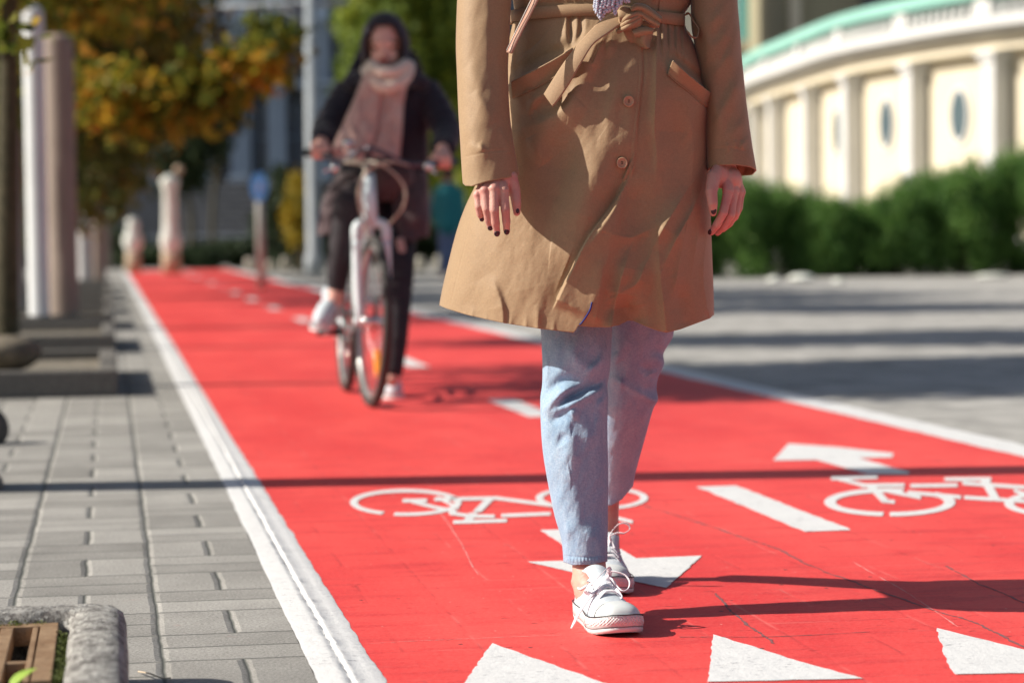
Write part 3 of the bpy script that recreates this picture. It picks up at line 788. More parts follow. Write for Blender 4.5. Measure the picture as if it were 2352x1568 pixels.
c=P(492,270,66); tree('dark_evergreen','dark evergreen tree in front of the blue grey building',(c[0],66,0),(c[0],66,2.5),(c[0],66,c[2]),(.72,.8,1.0),M_leafD,9000,.16,22,79,.09,cr=.4)
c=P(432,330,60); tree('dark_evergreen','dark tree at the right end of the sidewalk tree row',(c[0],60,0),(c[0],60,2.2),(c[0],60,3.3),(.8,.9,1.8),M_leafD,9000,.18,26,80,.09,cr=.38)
c=P(694,440,50); bush('yellow_bush','yellow leaved bush between the blue sign and the lamp pole',(c[0],50,1.25),(.32,.4,.8),M_leafY,5000,.12,81)
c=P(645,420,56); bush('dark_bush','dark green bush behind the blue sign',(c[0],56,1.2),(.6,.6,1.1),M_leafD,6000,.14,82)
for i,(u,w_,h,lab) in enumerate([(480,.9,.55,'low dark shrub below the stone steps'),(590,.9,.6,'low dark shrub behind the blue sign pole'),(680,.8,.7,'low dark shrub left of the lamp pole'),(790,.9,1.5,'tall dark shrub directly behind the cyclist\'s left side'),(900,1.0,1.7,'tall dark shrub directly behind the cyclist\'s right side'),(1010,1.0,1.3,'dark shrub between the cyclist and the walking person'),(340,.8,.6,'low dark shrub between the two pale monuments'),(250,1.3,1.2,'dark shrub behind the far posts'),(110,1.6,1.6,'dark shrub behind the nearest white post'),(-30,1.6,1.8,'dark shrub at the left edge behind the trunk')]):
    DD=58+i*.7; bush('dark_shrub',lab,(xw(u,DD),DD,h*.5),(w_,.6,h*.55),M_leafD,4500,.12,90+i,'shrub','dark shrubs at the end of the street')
# ------------------------------------------------------------------ curved colonnade pavilion at right
M_cream=pm('cream_render',(.72,.65,.50),(.67,.60,.46),.8,.85,.003,30)
M_wht=pm('white_stucco',(.66,.66,.645),(.60,.60,.59),1,.8,.003,30)
M_teal=pm('verdigris_rail',(.30,.58,.50),(.26,.52,.45),1,.7)
M_glassd=pm('oval_glass',(.06,.10,.12),(.09,.13,.15),1,.2,spec=.6)
plan=smooth_path([(7.4,66),(6.4,62),(5.95,57.8),(5.98,54),(6.25,50.5),(6.68,45.8),(7.35,43),(8.47,40),(10.6,37),(13.5,34.6),(18,33)],14)
def ext(offset,z0,z1,th=.3,cp=plan):
    """wall ribbon along the plan, offset outwards (towards the viewer/left)"""
    d=np.gradient(cp,axis=0); d/=np.linalg.norm(d,axis=1)[:,None]; nn=np.stack([d[:,1],-d[:,0]],1)  # outward?
    c=np.array([30,62.]); s=np.sign(((cp-c)*nn).sum(1))[:,None]; nn=nn*s
    o=cp+nn*offset; i=o-nn*th; V=[];k=len(cp)
    for q in range(k): V+=[(o[q,0],o[q,1],z0),(o[q,0],o[q,1],z1),(i[q,0],i[q,1],z1),(i[q,0],i[q,1],z0)]
    return V,grid_faces(k,4,True),o,nn
e=empty('round_pavilion',(8.47,40,0),'curved cream pavilion with white columns, oval windows and green railing','building')
def part(nm,specs,mat,par_=None,bev=0):
    m=MB()
    for off,z0,z1,th in specs: v,f,_,_=ext(off,z0,z1,th); m.add(v,f)
    return m.build(nm,mat,par_ or e,False,bev)
zc=CAMH+3.26
part('wall',[(0,0,3.66,.4)],M_cream)
part('plinth',[(.35,0,.55,.7)],M_wht)
part('entablature',[(.30,3.66,3.935,.9)],M_cream)
part('cornice',[(.66,4.01,4.16,1.5),(.50,3.94,4.008,1.3)],M_wht)
part('railing',[(.54,4.53,4.73,.5),(.40,4.48,4.525,.3)],M_teal)
part('railing_base',[(.40,4.165,4.225,.24)],M_wht)
arc=np.r_[0,np.cumsum(np.linalg.norm(np.diff(plan,axis=0),axis=1))]
def at_s(s,off):
    _,_,o,nn=ext(off,0,1); 
    return np.array([np.interp(s,arc,o[:,0]),np.interp(s,arc,o[:,1])]),np.array([np.interp(s,arc,nn[:,0]),np.interp(s,arc,nn[:,1])])
_,_,oR,nnR=ext(.36,0,1)
def s_of_u(u,off=.2):
    _,_,o,_=ext(off,0,1); best=None
    uu=[];
    for i in range(len(o)):
        p=np.array([o[i,0],o[i,1],2.])-CP; uu.append(1176+FL*(p@R_)/(p@CFW))
    uu=np.array(uu); k=np.argmin(uu); return float(np.interp(u,uu[k:],arc[k:]))
cu=[1738,1782,1862,1955,2100,2286,2530,2880]
cs=[s_of_u(u) for u in cu]
print('col s',cs,'d',[float(np.interp(s,arc,plan[:,1])) for s in cs])
for s in cs:
    p,nv=at_s(s,.20); ax=np.array([[nv[1],-nv[0],0],[nv[0],nv[1],0],[0,0,1.]])
    m=MB(); m.box((p[0],p[1],2.06),(.36,.30,3.0),ax); 
    m.box((p[0],p[1],.62),(.50,.42,.12),ax); m.box((p[0],p[1],3.53),(.44,.38,.10),ax); m.box((p[0],p[1],3.615),(.56,.46,.075),ax)
    m.build('column',M_wht,e,False,.015)
for a,b in zip(cs[:-1],cs[1:]):
    s=(a+b)/2
    if s<s_of_u(1900): continue
    p,nv=at_s(s,.012); ax=np.array([[nv[1],-nv[0],0],[nv[0],nv[1],0],[0,0,1.]])
    def ring(rx,rz,th,off):
        V=[];n_=36; q=p+nv*off
        for k in range(n_):
            an=2*math.pi*k/n_
            for dd in (0,th):
                V.append([q[0]+ax[0][0]*rx*math.cos(an)-nv[0]*dd,q[1]+ax[0][1]*rx*math.cos(an)-nv[1]*dd,2.66+rz*math.sin(an)])
        return np.array(V),[tuple(range(0,2*n_,2)),tuple(range(2*n_-1,0,-2))]+[(2*k,(2*k+2)%(2*n_),(2*k+3)%(2*n_),2*k+1) for k in range(n_)]
    m=MB(); v,f=ring(.35,.50,.05,.03); m.add(v,f); w_=m.build('window',M_wht,e,False)
    m=MB(); v,f=ring(.28,.42,.02,.035); m.add(v,f); m.build('pane',M_glassd,w_,False)
# balusters
m=MB(); s=0.5; k=0
while s<arc[-1]-.3:
    p=np.array([np.interp(s,arc,oR[:,0]),np.interp(s,arc,oR[:,1])])
    m.tube([(p[0]*1,p[1],4.225),(p[0],p[1],4.30),(p[0],p[1],4.40),(p[0],p[1],4.48)],[.05,.075,.05,.045],8); s+=.26; k+=1
m.build('balusters',M_wht,e)
e.children[-1]['kind']='stuff' if k>100 else ''
for s in cs:
    p,nv=at_s(s,.30); ax=np.array([[nv[1],-nv[0],0],[nv[0],nv[1],0],[0,0,1.]]); m=MB(); m.box((p[0],p[1],4.38),(.42,.34,.29),ax); m.box((p[0],p[1],4.20),(.46,.40,.08),ax); m.build('rail_pier',M_wht,e,False,.01)
# building behind the pavilion
M_ochre=pm('ochre_render',(.36,.33,.22),(.31,.28,.19),.4,.9)
e=empty('ochre_building',(16,80,0),'tall ochre building rising behind the curved pavilion','building')
m=MB(); a=P(1803,300,80); m.box((a[0]+14,86,7),(28,12,14)); m.build('wall',M_ochre,e,False)
for k in range(6):
    m=MB(); m.box((a[0]+3.2+k*4.2,79.93,8.6),(1.3,.3,2.2)); w_=m.build('window',M_bwin,e,False); m=MB(); m.box((a[0]+3.2+k*4.2,79.85,7.35),(1.7,.4,.14)); m.build('sill',M_wht,w_,False)
m=MB(); m.box((a[0]+.35,79.85,7),(.35,.3,14)); m.build('corner_pilaster',M_cream,e,False)
e=empty('tiled_building',(9,92,0),'pale building with a turquoise panel behind the walker\'s left sleeve','building')
m=MB(); a=P(1560,300,92); b=P(1806,300,92); m.box(((a[0]+b[0])/2,96,7),(b[0]-a[0],8,14)); m.build('wall',M_wht,e,False)
M_turq=pm('turquoise_panel',(.16,.62,.66),(.22,.68,.7),.8,.6); M_lb=pm('pale_blue_panel',(.5,.66,.78),(.55,.7,.8),.8,.6)
m=MB(); bx_uv(m,1700,1728,-200,92,91.9,.15); m.build('turquoise_panel',M_turq,e,False)
m=MB(); bx_uv(m,1757,1773,-200,60,91.9,.15); m.build('pale_panel',M_lb,e,False)
m=MB(); bx_uv(m,1560,1795,104,118,91.7,.35); bx_uv(m,1735,1750,60,100,91.9,.15); m.build('ledge',M_cream,e,False)
# pale wall at the foot of the hedge and stones
hx=[(1480,632,412),(1560,634,425),(1640,635,438),(1700,636,428),(1770,636,440),(1840,637,452),(1905,636,475),(1960,635,500),(2010,634,478),(2060,632,455),(2110,630,430),(2160,628,405),(2215,626,392),(2270,625,378),(2330,622,350),(2400,620,345),(2480,618,340),(2560,616,345)]
where=['hidden mostly behind the coat','at the right of the coat hem','right beside the walker\'s left hand','with a rounded top near the walker\'s sleeve','left of the first far columns','below the leftmost columns','in the dip of the hedge','below the white column base','right of the hedge dip','under the middle oval window','rising under the third oval window','below the pillar between the ovals','under the big oval window','with a pale gap beside it','tallest in view near the right edge','cut by the right edge','beyond the right edge','last of the row beyond the right edge']
for i,(u,vb,vt) in enumerate(hx):
    D=3776/(vb-(542.9+.0131*(1176-u))); D=min(D,36)+ (i%3)*.5+.8
    zt=P(u,vt,D)[2]*.93; x=xw(u,D)
    e=empty('juniper_shrub',(x,D,0),'feathery green juniper shrub '+where[i],'shrub','juniper hedge in front of the pavilion')
    rs=np.random.RandomState(300+i); cl=[]
    for k in range(34):
        a=rs.rand(); z=.1+zt*.95*a; rr=.50*(1-.55*a); an=rs.rand()*6.28
        cl.append((np.array([x+rr*math.cos(an)*rs.rand()**.5,D+rr*math.sin(an)*rs.rand()**.5,z]),np.array([.19,.2,.26]),1))
    for k in range(16):
        an=rs.rand()*6.28; z=zt*(.55+.5*rs.rand()); rr=.50*(1-.5*min(1,z/zt))
        cl.append((np.array([x+rr*math.cos(an),D+rr*math.sin(an),z]),np.array([.05,.05,.20]),.35))
    leaves('foliage',cl,8500,.12,300+i,M_jun,e,-1.3,.18,zmin=0)
    m=MB(); m.tube([(x,D,0),(x,D,zt*.7)],[.05,.015],8); m.build('stem',M_bark,e)
for i,(u,v,w_,h_,lab) in enumerate([(1840,638,60,17,'large flat pale stone at the foot of the juniper hedge'),(1775,640,26,14,'small pale stone left of the large flat stone'),(1925,642,26,11,'small pale stone right of the large flat stone'),(2280,632,80,12,'pale flat stone under the hedge near the right edge')]):
    D=3776/(v+6-(542.9+.0131*(1176-u))); p=np.array([xw(u,D),D,h_/2/FL*D*.7]); rock('edge_stone',p,(w_/2/FL*D,.25,h_/2/FL*D),40+i,M_marble,lab,'stone',None,'pale stones at the hedge foot')
# ================================================================== cloth shells sculpted with strokes
def Z1(L): return [(992.25+.328*x,.328*y) for x,y in L]
def Z2(L): return [(992.25+.328*x,367.5+.328*y) for x,y in L]
def Z3(L): return [(1148.4+.2344*x,716.6+.2344*y) for x,y in L]
def Z4(L): return [(1148.4+.3088*x,1084+.3088*y) for x,y in L]
def stroke_disp(Uq,Vq,strokes):
    D=np.zeros(Uq.shape)
    for pts,amp,wl,wr,kind in strokes:
        p=smooth_path(pts,5) if len(pts)>2 else np.array(pts,float)
        amp_=np.atleast_1d(np.asarray(amp,float)); 
        s=np.r_[0,np.cumsum(np.linalg.norm(np.diff(p,axis=0),axis=1))]; s/=s[-1]
        mrg=3*max(wl,wr)
        msk=(Uq>p[:,0].min()-mrg)&(Uq<p[:,0].max()+mrg)&(Vq>p[:,1].min()-mrg)&(Vq<p[:,1].max()+mrg)
        if not msk.any(): continue
        x=Uq[msk];y=Vq[msk]; best=np.full(x.shape,1e9); sg=np.zeros_like(x); tt=np.zeros_like(x); over=np.zeros_like(x)
        n=len(p)-1
        for i in range(n):
            a=p[i];d=p[i+1]-a; L2=d@d; wx=x-a[0];wy=y-a[1]; t=(wx*d[0]+wy*d[1])/L2; tc=np.clip(t,0,1)
            ex=wx-d[0]*tc;ey=wy-d[1]*tc; dd=ex*ex+ey*ey; k=dd<best
            best=np.where(k,dd,best); sg=np.where(k,(d[1]*wx-d[0]*wy)/math.sqrt(L2),sg); tt=np.where(k,s[i]+(s[i+1]-s[i])*tc,tt)
            ov=np.zeros_like(x)
            if i==0: ov=np.maximum(0,-t)*math.sqrt(L2)
            if i==n-1: ov=np.maximum(ov,np.maximum(0,t-1)*math.sqrt(L2))
            over=np.where(k,ov,over)
        dist=np.sqrt(best)*np.sign(sg+1e-9)
        if len(amp_)==1:
            A=amp_[0]*np.clip(np.sin(np.pi*np.clip(tt,0,1))**.6,0,1) if kind!='step' else np.full_like(x,amp_[0])
        else: A=np.interp(tt,np.linspace(0,1,len(amp_)),amp_)
        if kind=='g':
            w=np.where(dist<0,wl,wr); q=np.exp(-(dist/w)**2)
        elif kind=='r': # sharper ridge
            w=np.where(dist<0,wl,wr); q=np.exp(-np.abs(dist/w)**1.25)
        else:           # step: right side raised, edge wl px wide, fading over wr
            z=np.clip(dist/wl*.5+.5,0,1); q=z*z*(3-2*z)*np.exp(-(np.maximum(dist,0)/wr)**2)
        if kind=='step': q=q*np.exp(-(over/14)**2)
        D[msk]+=A*q
    return D*.001
def wob(Uq,Vq,seed,lam,amp,aniso=(1,1),n=10):
    rs=np.random.RandomState(seed); D=np.zeros(Uq.shape)
    for i in range(n):
        a=rs.rand()*6.28; k=2*math.pi/(lam*(.6+.9*rs.rand())); ph=rs.rand()*6.28
        D+=np.sin(Uq*k*math.cos(a)*aniso[0]+Vq*k*math.sin(a)*aniso[1]+ph+1.3*np.sin(Uq*k*.4+Vq*k*.3+i))
    return D*amp*.001/math.sqrt(n)
def shell(name,rows,vtop,vbf,vbb,nf,nb,nz,strokes,mat,parent,p_exp=1.0,noise=(),thick=.002,tpow=1.0,back_noise=None,build=True,ush=None,tw=None):
    """rows: (v,uL,uR,Yc,b). vbf(s): lower edge row on the front, vbb(s) on the back"""
    th=np.r_[np.linspace(0,math.pi,nf,endpoint=False),np.linspace(math.pi,2*math.pi,nb,endpoint=False)]
    s=(1-np.cos(th))/2; front=np.sin(th)>=-1e-9
    vb=np.where(front,vbf(s),vbb(s)); t=np.linspace(0,1,nz)**tpow
    Vv=vtop+(vb[None]-vtop)*t[:,None]
    uL,uR,Yc,b=interp(Vv.ravel(),rows); uL=uL.reshape(Vv.shape);uR=uR.reshape(Vv.shape);Yc=Yc.reshape(Vv.shape);b=b.reshape(Vv.shape)
    Uu=uL+(uR-uL)*s[None]
    if ush is not None: Uu=Uu+ush(Uu,Vv,s[None])
    if tw is not None: Yc=Yc-tw(Vv)*(s[None]-.5)
    sn=np.sin(th)[None]; dy=np.sign(sn)*np.abs(sn)**p_exp*b
    D=stroke_disp(Uu,Vv,strokes)
    for (seed,lam,amp,an) in noise: D+=wob(Uu,Vv,seed,lam,amp,an)
    edge=np.clip(np.abs(sn)*4,0,1)
    D=np.where(front[None],D*edge,wob(Uu,Vv,91,60,3,(1.5,.4))*edge)
    Y=Yc-dy-D
    X=P(Uu.ravel(),Vv.ravel(),Y.ravel())
    Fc=grid_np(nz,len(th))
    info=(Uu,Vv,Y,front,nf)
    if not build: return X,Fc,info
    o=mk(name,X,Fc[:,::-1],mat,parent,True)
    if thick: mod(o,'SOLIDIFY',thickness=thick,offset=-1)
    return o,info
def surfY(info):
    Uu,Vv,Y,fr,nf=info; U=Uu[:,:nf];V=Vv[:,:nf];Yf=Y[:,:nf]
    def f(u,v):
        d=(U-u)**2+(V-v)**2; k=np.unravel_index(np.argmin(d),d.shape); return float(Yf[k])
    return f
def patch(Le,Re,Yf,bulge=0,n=30,m=9,off=0.,prof=None):
    """ribbon between two image-space edges, laid at depth Yf(u,v)-off"""
    L=smooth_path(Le,8);Rr=smooth_path(Re,8)
    def rs(p): s=np.r_[0,np.cumsum(np.linalg.norm(np.diff(p,axis=0),axis=1))]; q=np.linspace(0,s[-1],n); return np.stack([np.interp(q,s,p[:,0]),np.interp(q,s,p[:,1])],1)
    L=rs(L);Rr=rs(Rr); V=[]
    ys=[min(Yf(*L[i]),Yf(*((L[i]+Rr[i])/2)),Yf(*Rr[i])) for i in range(n)]
    kk_=max(3,(n//4)|1); ys=np.convolve(np.pad(ys,kk_//2,'edge'),np.ones(kk_)/kk_,'valid')
    for i in range(n):
        for j in range(m):
            a=j/(m-1); q=L[i]*(1-a)+Rr[i]*a
            o_=off+(prof(i/(n-1),a) if prof else 0)+bulge*math.sin(math.pi*a)
            V.append(P(q[0],q[1],ys[i]-o_))
    return np.array(V),grid_faces(n,m,False)
# ------------------------------------------------------------------ cloth materials
def cloth(name,c1,c2,weave=900,wb=.0004,rough=.85,sheen=.3,stain=6):
    n=NT(name); o=n.obj()
    a=n.noise(n.map(o,(1,1,.35)),weave*.55,3,.7); b=n.noise(n.map(o,(.35,.35,1)),weave*.55,3,.7); s=n.noise(o,stain,4)
    c=n.mix(n.rng(s,.35,.65),c1,c2); w_=n.math('ADD',n.math('MULTIPLY',a,.5),n.math('MULTIPLY',b,.5))
    cc=n.n('ShaderNodeCombineXYZ'); q=n.rng(w_,.3,.7,.84,1.16)
    for i in range(3): n.l(q,cc.inputs[i])
    c=n.mix(1.,c,cc.outputs[0],'MULTIPLY')
    m=n.fin(c,rough,n.bump(w_,wb,1),.28); n.b.inputs['Sheen Weight'].default_value=sheen; n.b.inputs['Sheen Roughness'].default_value=.4
    return m
M_coat=cloth('tan_gabardine',(.35,.232,.132),(.325,.213,.12),900,.0004,.62,.2)
M_coat_in=cloth('tan_facing',(.37,.245,.145),(.35,.23,.135),900,.0005,.7,.2)
M_navy=pm('navy_piping',(.02,.03,.22),(.02,.03,.18),50,.5)
nd=NT('light_denim'); o=nd.obj()
a=nd.noise(nd.map(o,(1,1,.25)),620,3,.7); b=nd.noise(nd.map(o,(.3,.3,1)),620,3,.7); f1=nd.noise(nd.map(o,(1,1,.35)),9,5,.7); f2=nd.noise(nd.map(o,(1,1,.3)),38,5,.75)
c=nd.mix(nd.rng(f1,.3,.7),(.25,.38,.52),(.36,.49,.60)); c=nd.mix(nd.rng(f2,.38,.68,0,.45),c,(.54,.64,.72)); c=nd.mix(nd.rng(f1,.55,.75,0,.3),c,(.19,.30,.45)); 
w_=nd.math('ADD',nd.math('MULTIPLY',a,.5),nd.math('MULTIPLY',b,.5)); c=nd.mix(nd.rng(w_,.42,.60,0,.5),c,(.13,.21,.38))
M_denim=nd.fin(c,.85,nd.bump(nd.math('ADD',w_,nd.math('MULTIPLY',f2,.7)),.0012,1),.2)
ns=NT('skin'); o=ns.obj(); a=ns.noise(o,30,4,.6); b=ns.noise(o,260,4,.6)
c=ns.mix(ns.rng(a,.35,.65),(.60,.355,.28),(.56,.255,.215)); M_skin=ns.fin(c,.48,ns.bump(b,.0006,1),.4); ns.b.inputs['Subsurface Weight'].default_value=.12; ns.b.inputs['Subsurface Radius'].default_value=(.012,.004,.002); ns.b.inputs['Subsurface Scale'].default_value=.5
M_nail=pm('plum_nail_polish',(.045,.008,.018),None,5,.18,spec=.6)
# ------------------------------------------------------------------ the walking person
wp=P(1370,1440,4.42); 
WK=empty('person',(float(P(1335,700,4.45)[0]),4.45,0),'person walking in a tan belted trench coat, light jeans and white canvas shoes','person')
# coat body
crow=[(-420,1280,1500,4.50,.07),(-392,1215,1545,4.49,.10),(-340,1175,1580,4.48,.115),(-200,1165,1590,4.47,.125),(-60,1172,1592,4.465,.125),(0,1178,1590,4.465,.122),(35,1183,1572,4.46,.118),(62,1176,1575,4.46,.126),(110,1166,1598,4.455,.142),(180,1155,1620,4.45,.156),(262,1146,1629,4.45,.166),(394,1105,1630,4.45,.176),(476,1068,1632,4.45,.182),(540,1046,1634,4.45,.186),(640,1021,1638,4.45,.190),(700,1009,1640,4.45,.192),(780,996,1640,4.45,.195)]
hemp=np.array([(0,700),(.006,703),(.03,709),(.105,723),(.235,741),(.365,754),(.497,764),(.506,756),(.512,748),(.56,751),(.62,751.5),(.66,746),(.69,736),(.71,737),(.75,748),(.80,760),(.83,764),(.88,756),(.93,744),(.985,731),(1,722)],float)
vbf=lambda s: np.interp(s,hemp[:,0],hemp[:,1])
vbb=lambda s: 716+10*np.sin(s*9)*.4-(1-s)*0+np.where(s<.08,(s-.08)*180,0)+np.where(s>.94,(s-.94)*100,0)
Es=Z2([(1400,60),(1340,190),(1220,370),(1130,490),(1060,600),(960,800),(880,970)])
St=[]
g=lambda L,a,wl,wr,k='g':St.append((L,a,wl,wr,k))
# big forms
g(Z1([(560,700),(640,800),(760,880),(900,800),(1020,690)]),7,40,60)                 # sagging pocket pouch
g(Z1([(640,905),(720,885),(860,815),(960,730),(1060,590),(1110,470)]),[3,13,14,12,8,3],55,20)  # crease edge (sd>0 is above for rightward)
g(Z1([(700,840),(850,760),(960,670)]),-6,10,22)
g(Z1([(690,960),(740,1060),(800,1140)]),6,16,20)
g(Z1([(930,980),(900,1200),(870,1400),(850,1568)]),[-2,-12,-14,-8],60,45)
g(Z1([(1260,640),(1250,900),(1180,1150),(1120,1350),(1060,1568)])+Z2([(1000,600)]),[0,5,13,21,24,14],60,46)
g(Z1([(1140,1010),(1060,1130),(1000,1260),(950,1400),(905,1560)]),[1,3,4,3,1],16,40)
g(Z2([(600,380),(640,600),(690,850),(760,1150)]),[0,6,9,5],85,60)
g(Z2([(395,800),(455,930),(488,1040),(492,1150)]),[0,6,10,8],46,9)
g(Z2([(330,150),(260,500),(180,800),(120,1050)]),[0,3,5,4],40,60)
g(Z2([(300,330),(240,560),(180,800),(122,1045)]),-1.6,2.2,2.2)
g(Z2([(740,1010),(745,1090),(742,1180)]),[0,3,4],8,6); g(Z2([(660,1060),(655,1170)]),[0,2.5],6,5); g(Z2([(850,1100),(850,1195)]),[0,2.5],7,5); g(Z2([(560,1060),(550,1150)]),[0,2],6,5); g(Z2([(285,1020),(280,1090)]),[0,2],6,5); g(Z2([(380,1050),(375,1120)]),[0,2],6,5)
# gathers under the belt
for x,y1,a,w_ in [(936,330,5,8),(1012,280,4,8),(1074,210,2.5,9)]: g(Z1([(x,110),(x+3,180),(x-(x-960)*.25,y1)]),[a*.6,a,0],w_,w_*.8)
g(Z1([(965,130),(968,220),(975,330)]),[-4,-7,-2],6,8); g(Z1([(1045,130),(1040,230),(1000,330)]),[-3,-5,-1],6,6); g(Z1([(620,160),(600,300),(590,480)]),[-3,-6,-3],10,14)
for x,y0,y1,a,w_ in [(1620,190,520,6,7),(1665,190,480,6,6),(1715,200,480,6,7),(1760,210,560,6,6),(1795,230,600,5,6),(1500,340,700,3,8)]: g(Z1([(x,y0-60),(x+8,(y0+y1)/2),(x+(x-1650)*.25+20,y1)]),[a*.6,a,0],w_,w_*1.2)
for x in [1590,1642,1690,1738,1780]: g(Z1([(x,130),(x+10,330),(x+30,440)]),[-4,-4,0],4,4)
for x in (700,760,820,880,940,1000,1060,1120,1560,1610,1660,1720): g([(992.25+.328*x,-5),(992.25+.328*(x+6),-60),(992.25+.328*(x+15),-160)],[5,4,0],8,7)
g(Z1([(1230,200),(1170,320),(1120,450),(1075,570)]),[4,12,13,0],34,13)
g(Z1([(1270,240),(1240,330),(1220,420)]),[2,6,0],9,14)
# left hip hollow above pocket
g(Z1([(620,250),(690,360),(780,400)]),[-16,-24,-12],52,52)
g(Z1([(905,235),(880,300),(830,380)]),[4,10,4],14,22)
g(Z1([(600,300),(640,250),(720,230)]),[2,4,0],20,20)
g(Z1([(540,590),(600,552),(700,500),(850,420),(975,345)]),[7,9,11,10,7],120,1.8,'step') if False else None
St.append((Z1([(975,345),(850,420),(700,500),(600,552),(540,590)]),[8,15,17,15,9],2.4,90,'step_up'))
g(Z1([(560,510),(700,445),(840,365),(930,320)]),[-6,-10,-9,-4],14,14)
g(Z1([(570,690),(650,648),(750,605),(835,560)]),-1.2,1.8,1.8)
g(Z1([(645,545),(665,620),(700,700)]),[5,6,2],10,9); g(Z1([(800,640),(720,700),(688,760),(700,800)]),[2,8,9,2],9,12)
# centre front soft verticals
g(Z1([(1320,380),(1290,600),(1240,820),(1235,1050)]),[1,5,5,1],16,26); g(Z1([(1400,420),(1395,700),(1350,1000)]),[1,2.5,1],14,12); g(Z1([(1180,420),(1140,600),(1120,760)]),[-2,-6,0],26,26)
# placket (left panel lies on top)
St.append((Z1([(1410,1190),(1425,1100),(1440,900),(1460,700),(1478,500),(1470,330)]),[3,3,3.5,3.5,3.5,3],2.0,26,'step_up'))
g(Z1([(1443,360),(1450,520),(1430,740),(1405,950),(1380,1150)]),-.9,1.8,1.8); g(Z1([(1470,330),(1478,500),(1460,700),(1440,900),(1412,1190)]),-1.6,2,3)
g(Z1([(1300,1100),(1330,1030),(1290,960)]),2,20,20)
# flying right edge
St.append((Es,[2,6,10,14,18,21,21],2.4,95,'step'))
g(Z2([(1330,150),(1250,330),(1150,480),(1060,620)]),[-8,-14,-8,0],46,6)
g(Z2([(1345,200),(1290,420),(1240,620),(1180,820),(1120,1000),(1035,1150)]),[2,6,9,10,9,5],34,16)
g(Z2([(1400,120),(1370,300),(1320,480),(1300,560)]),[-4,-8,-6,0],14,26)
# right panel folds
g(Z1([(1585,120),(1575,300),(1568,600),(1560,900),(1575,1100),(1570,1300)]),[7.6,13.3,15.2,15.2,9.5,0],10,26,'r')
g(Z2([(1800,190),(1700,350),(1610,500),(1545,625)]),[3.8,17.1,22.8,5.7],18,34,'r')
g(Z2([(1585,590),(1600,800),(1622,1000),(1642,1190)]),[5.7,17.1,22.8,17.1],13,36,'r')
g(Z2([(1385,640),(1335,800),(1290,980),(1255,1165)]),[3.8,15.2,17.1,11.4],12,24,'r')
g(Z2([(1905,160),(1810,380),(1710,560),(1625,735)]),[3.8,15.2,17.1,3.8],11,24,'r')
g(Z2([(1770,520),(1722,780),(1692,960),(1700,1040)]),[5.7,11.4,13.3,0],12,24,'r')
g(Z2([(1890,300),(1850,600),(1800,900)]),[3.8,11.4,0],12,20,'r'); g(Z2([(1930,500),(1900,800),(1930,1050)]),[3.8,9.5,5.7],9,16,'r')
g(Z2([(1360,940),(1345,1040),(1390,1115)]),[-9.5,-30.4,-26.6],34,30)
g(Z2([(1450,300),(1420,560),(1380,760)]),[-7.6,-17.1,0],40,40); g(Z2([(1700,820),(1740,1000),(1760,1120)]),[-3.8,-13.3,-9.5],22,26)
g(Z2([(1200,700),(1180,900),(1150,1100)]),[0,7.6,7.6],14,12,'r')
g(Z2([(1270,520),(1400,540),(1540,480)]),[5.7,13.3,3.8],16,26,'r')
g(Z2([(1500,700),(1440,860),(1340,920)]),[3.8,11.4,7.6],12,20,'r')
g(Z1([(1700,700),(1690,900),(1680,1150)]),[-3.8,-11.4,-3.8],36,30); g(Z1([(1800,820),(1830,1000),(1820,1300)]),[3.8,11.4,3.8],16,28,'r')
# right pocket
St.append((Z1([(1690,432),(1740,477),(1800,530),(1960,662)]),[0,7,13,15],2.4,60,'step_dn'))
g(Z1([(1700,400),(1800,480),(1940,600)]),[-6,-14,-10],10,10)
St.append((Z1([(1650,520),(1780,625),(1940,775)]),[0,7,9],2.2,80,'step_dn'))
# step variants
_sd=stroke_disp
def norm_strokes(L):
    out=[]
    for p,a,wl,wr,k in L:
        if k in('step_up','step_dn'): k='step'; 
        out.append((p,a,wl,wr,k))
    return out
def flip(p,a): return p[::-1],(a[::-1] if isinstance(a,list) else a)
St2=[]
for s_ in St:
    if s_ is None: continue
    p,a,wl,wr,k=s_
    if k=='step_dn':      # raised side must be below a rightward line: reverse direction
        p,a=flip(p,a)
    if k=='step_up':      # given right-to-left (raised below) or bottom-to-top (raised left): direction already right
        pass
    St2.append((p,a,wl,wr,'step' if k.startswith('step') else k))
coat,cinfo=shell('coat',crow,-420,vbf,vbb,560,90,520,St2,M_coat,WK,.76,[(1,90,1.0,(1,.4)),(2,34,.22,(1,.6)),(3,14,.07,(1,.8))],.002,ush=lambda U,V,s: 9*np.clip((s-.9)/.1,0,1)**2*(np.clip((V-195)/18,0,1)*np.clip((240-V)/6,0,1)),tw=lambda V: np.interp(V,[0,250,700],[.02,.05,.075]))
tag(coat,'knee length tan trench coat with tie belt, two buttons and slanted pockets')
cY=surfY(cinfo)
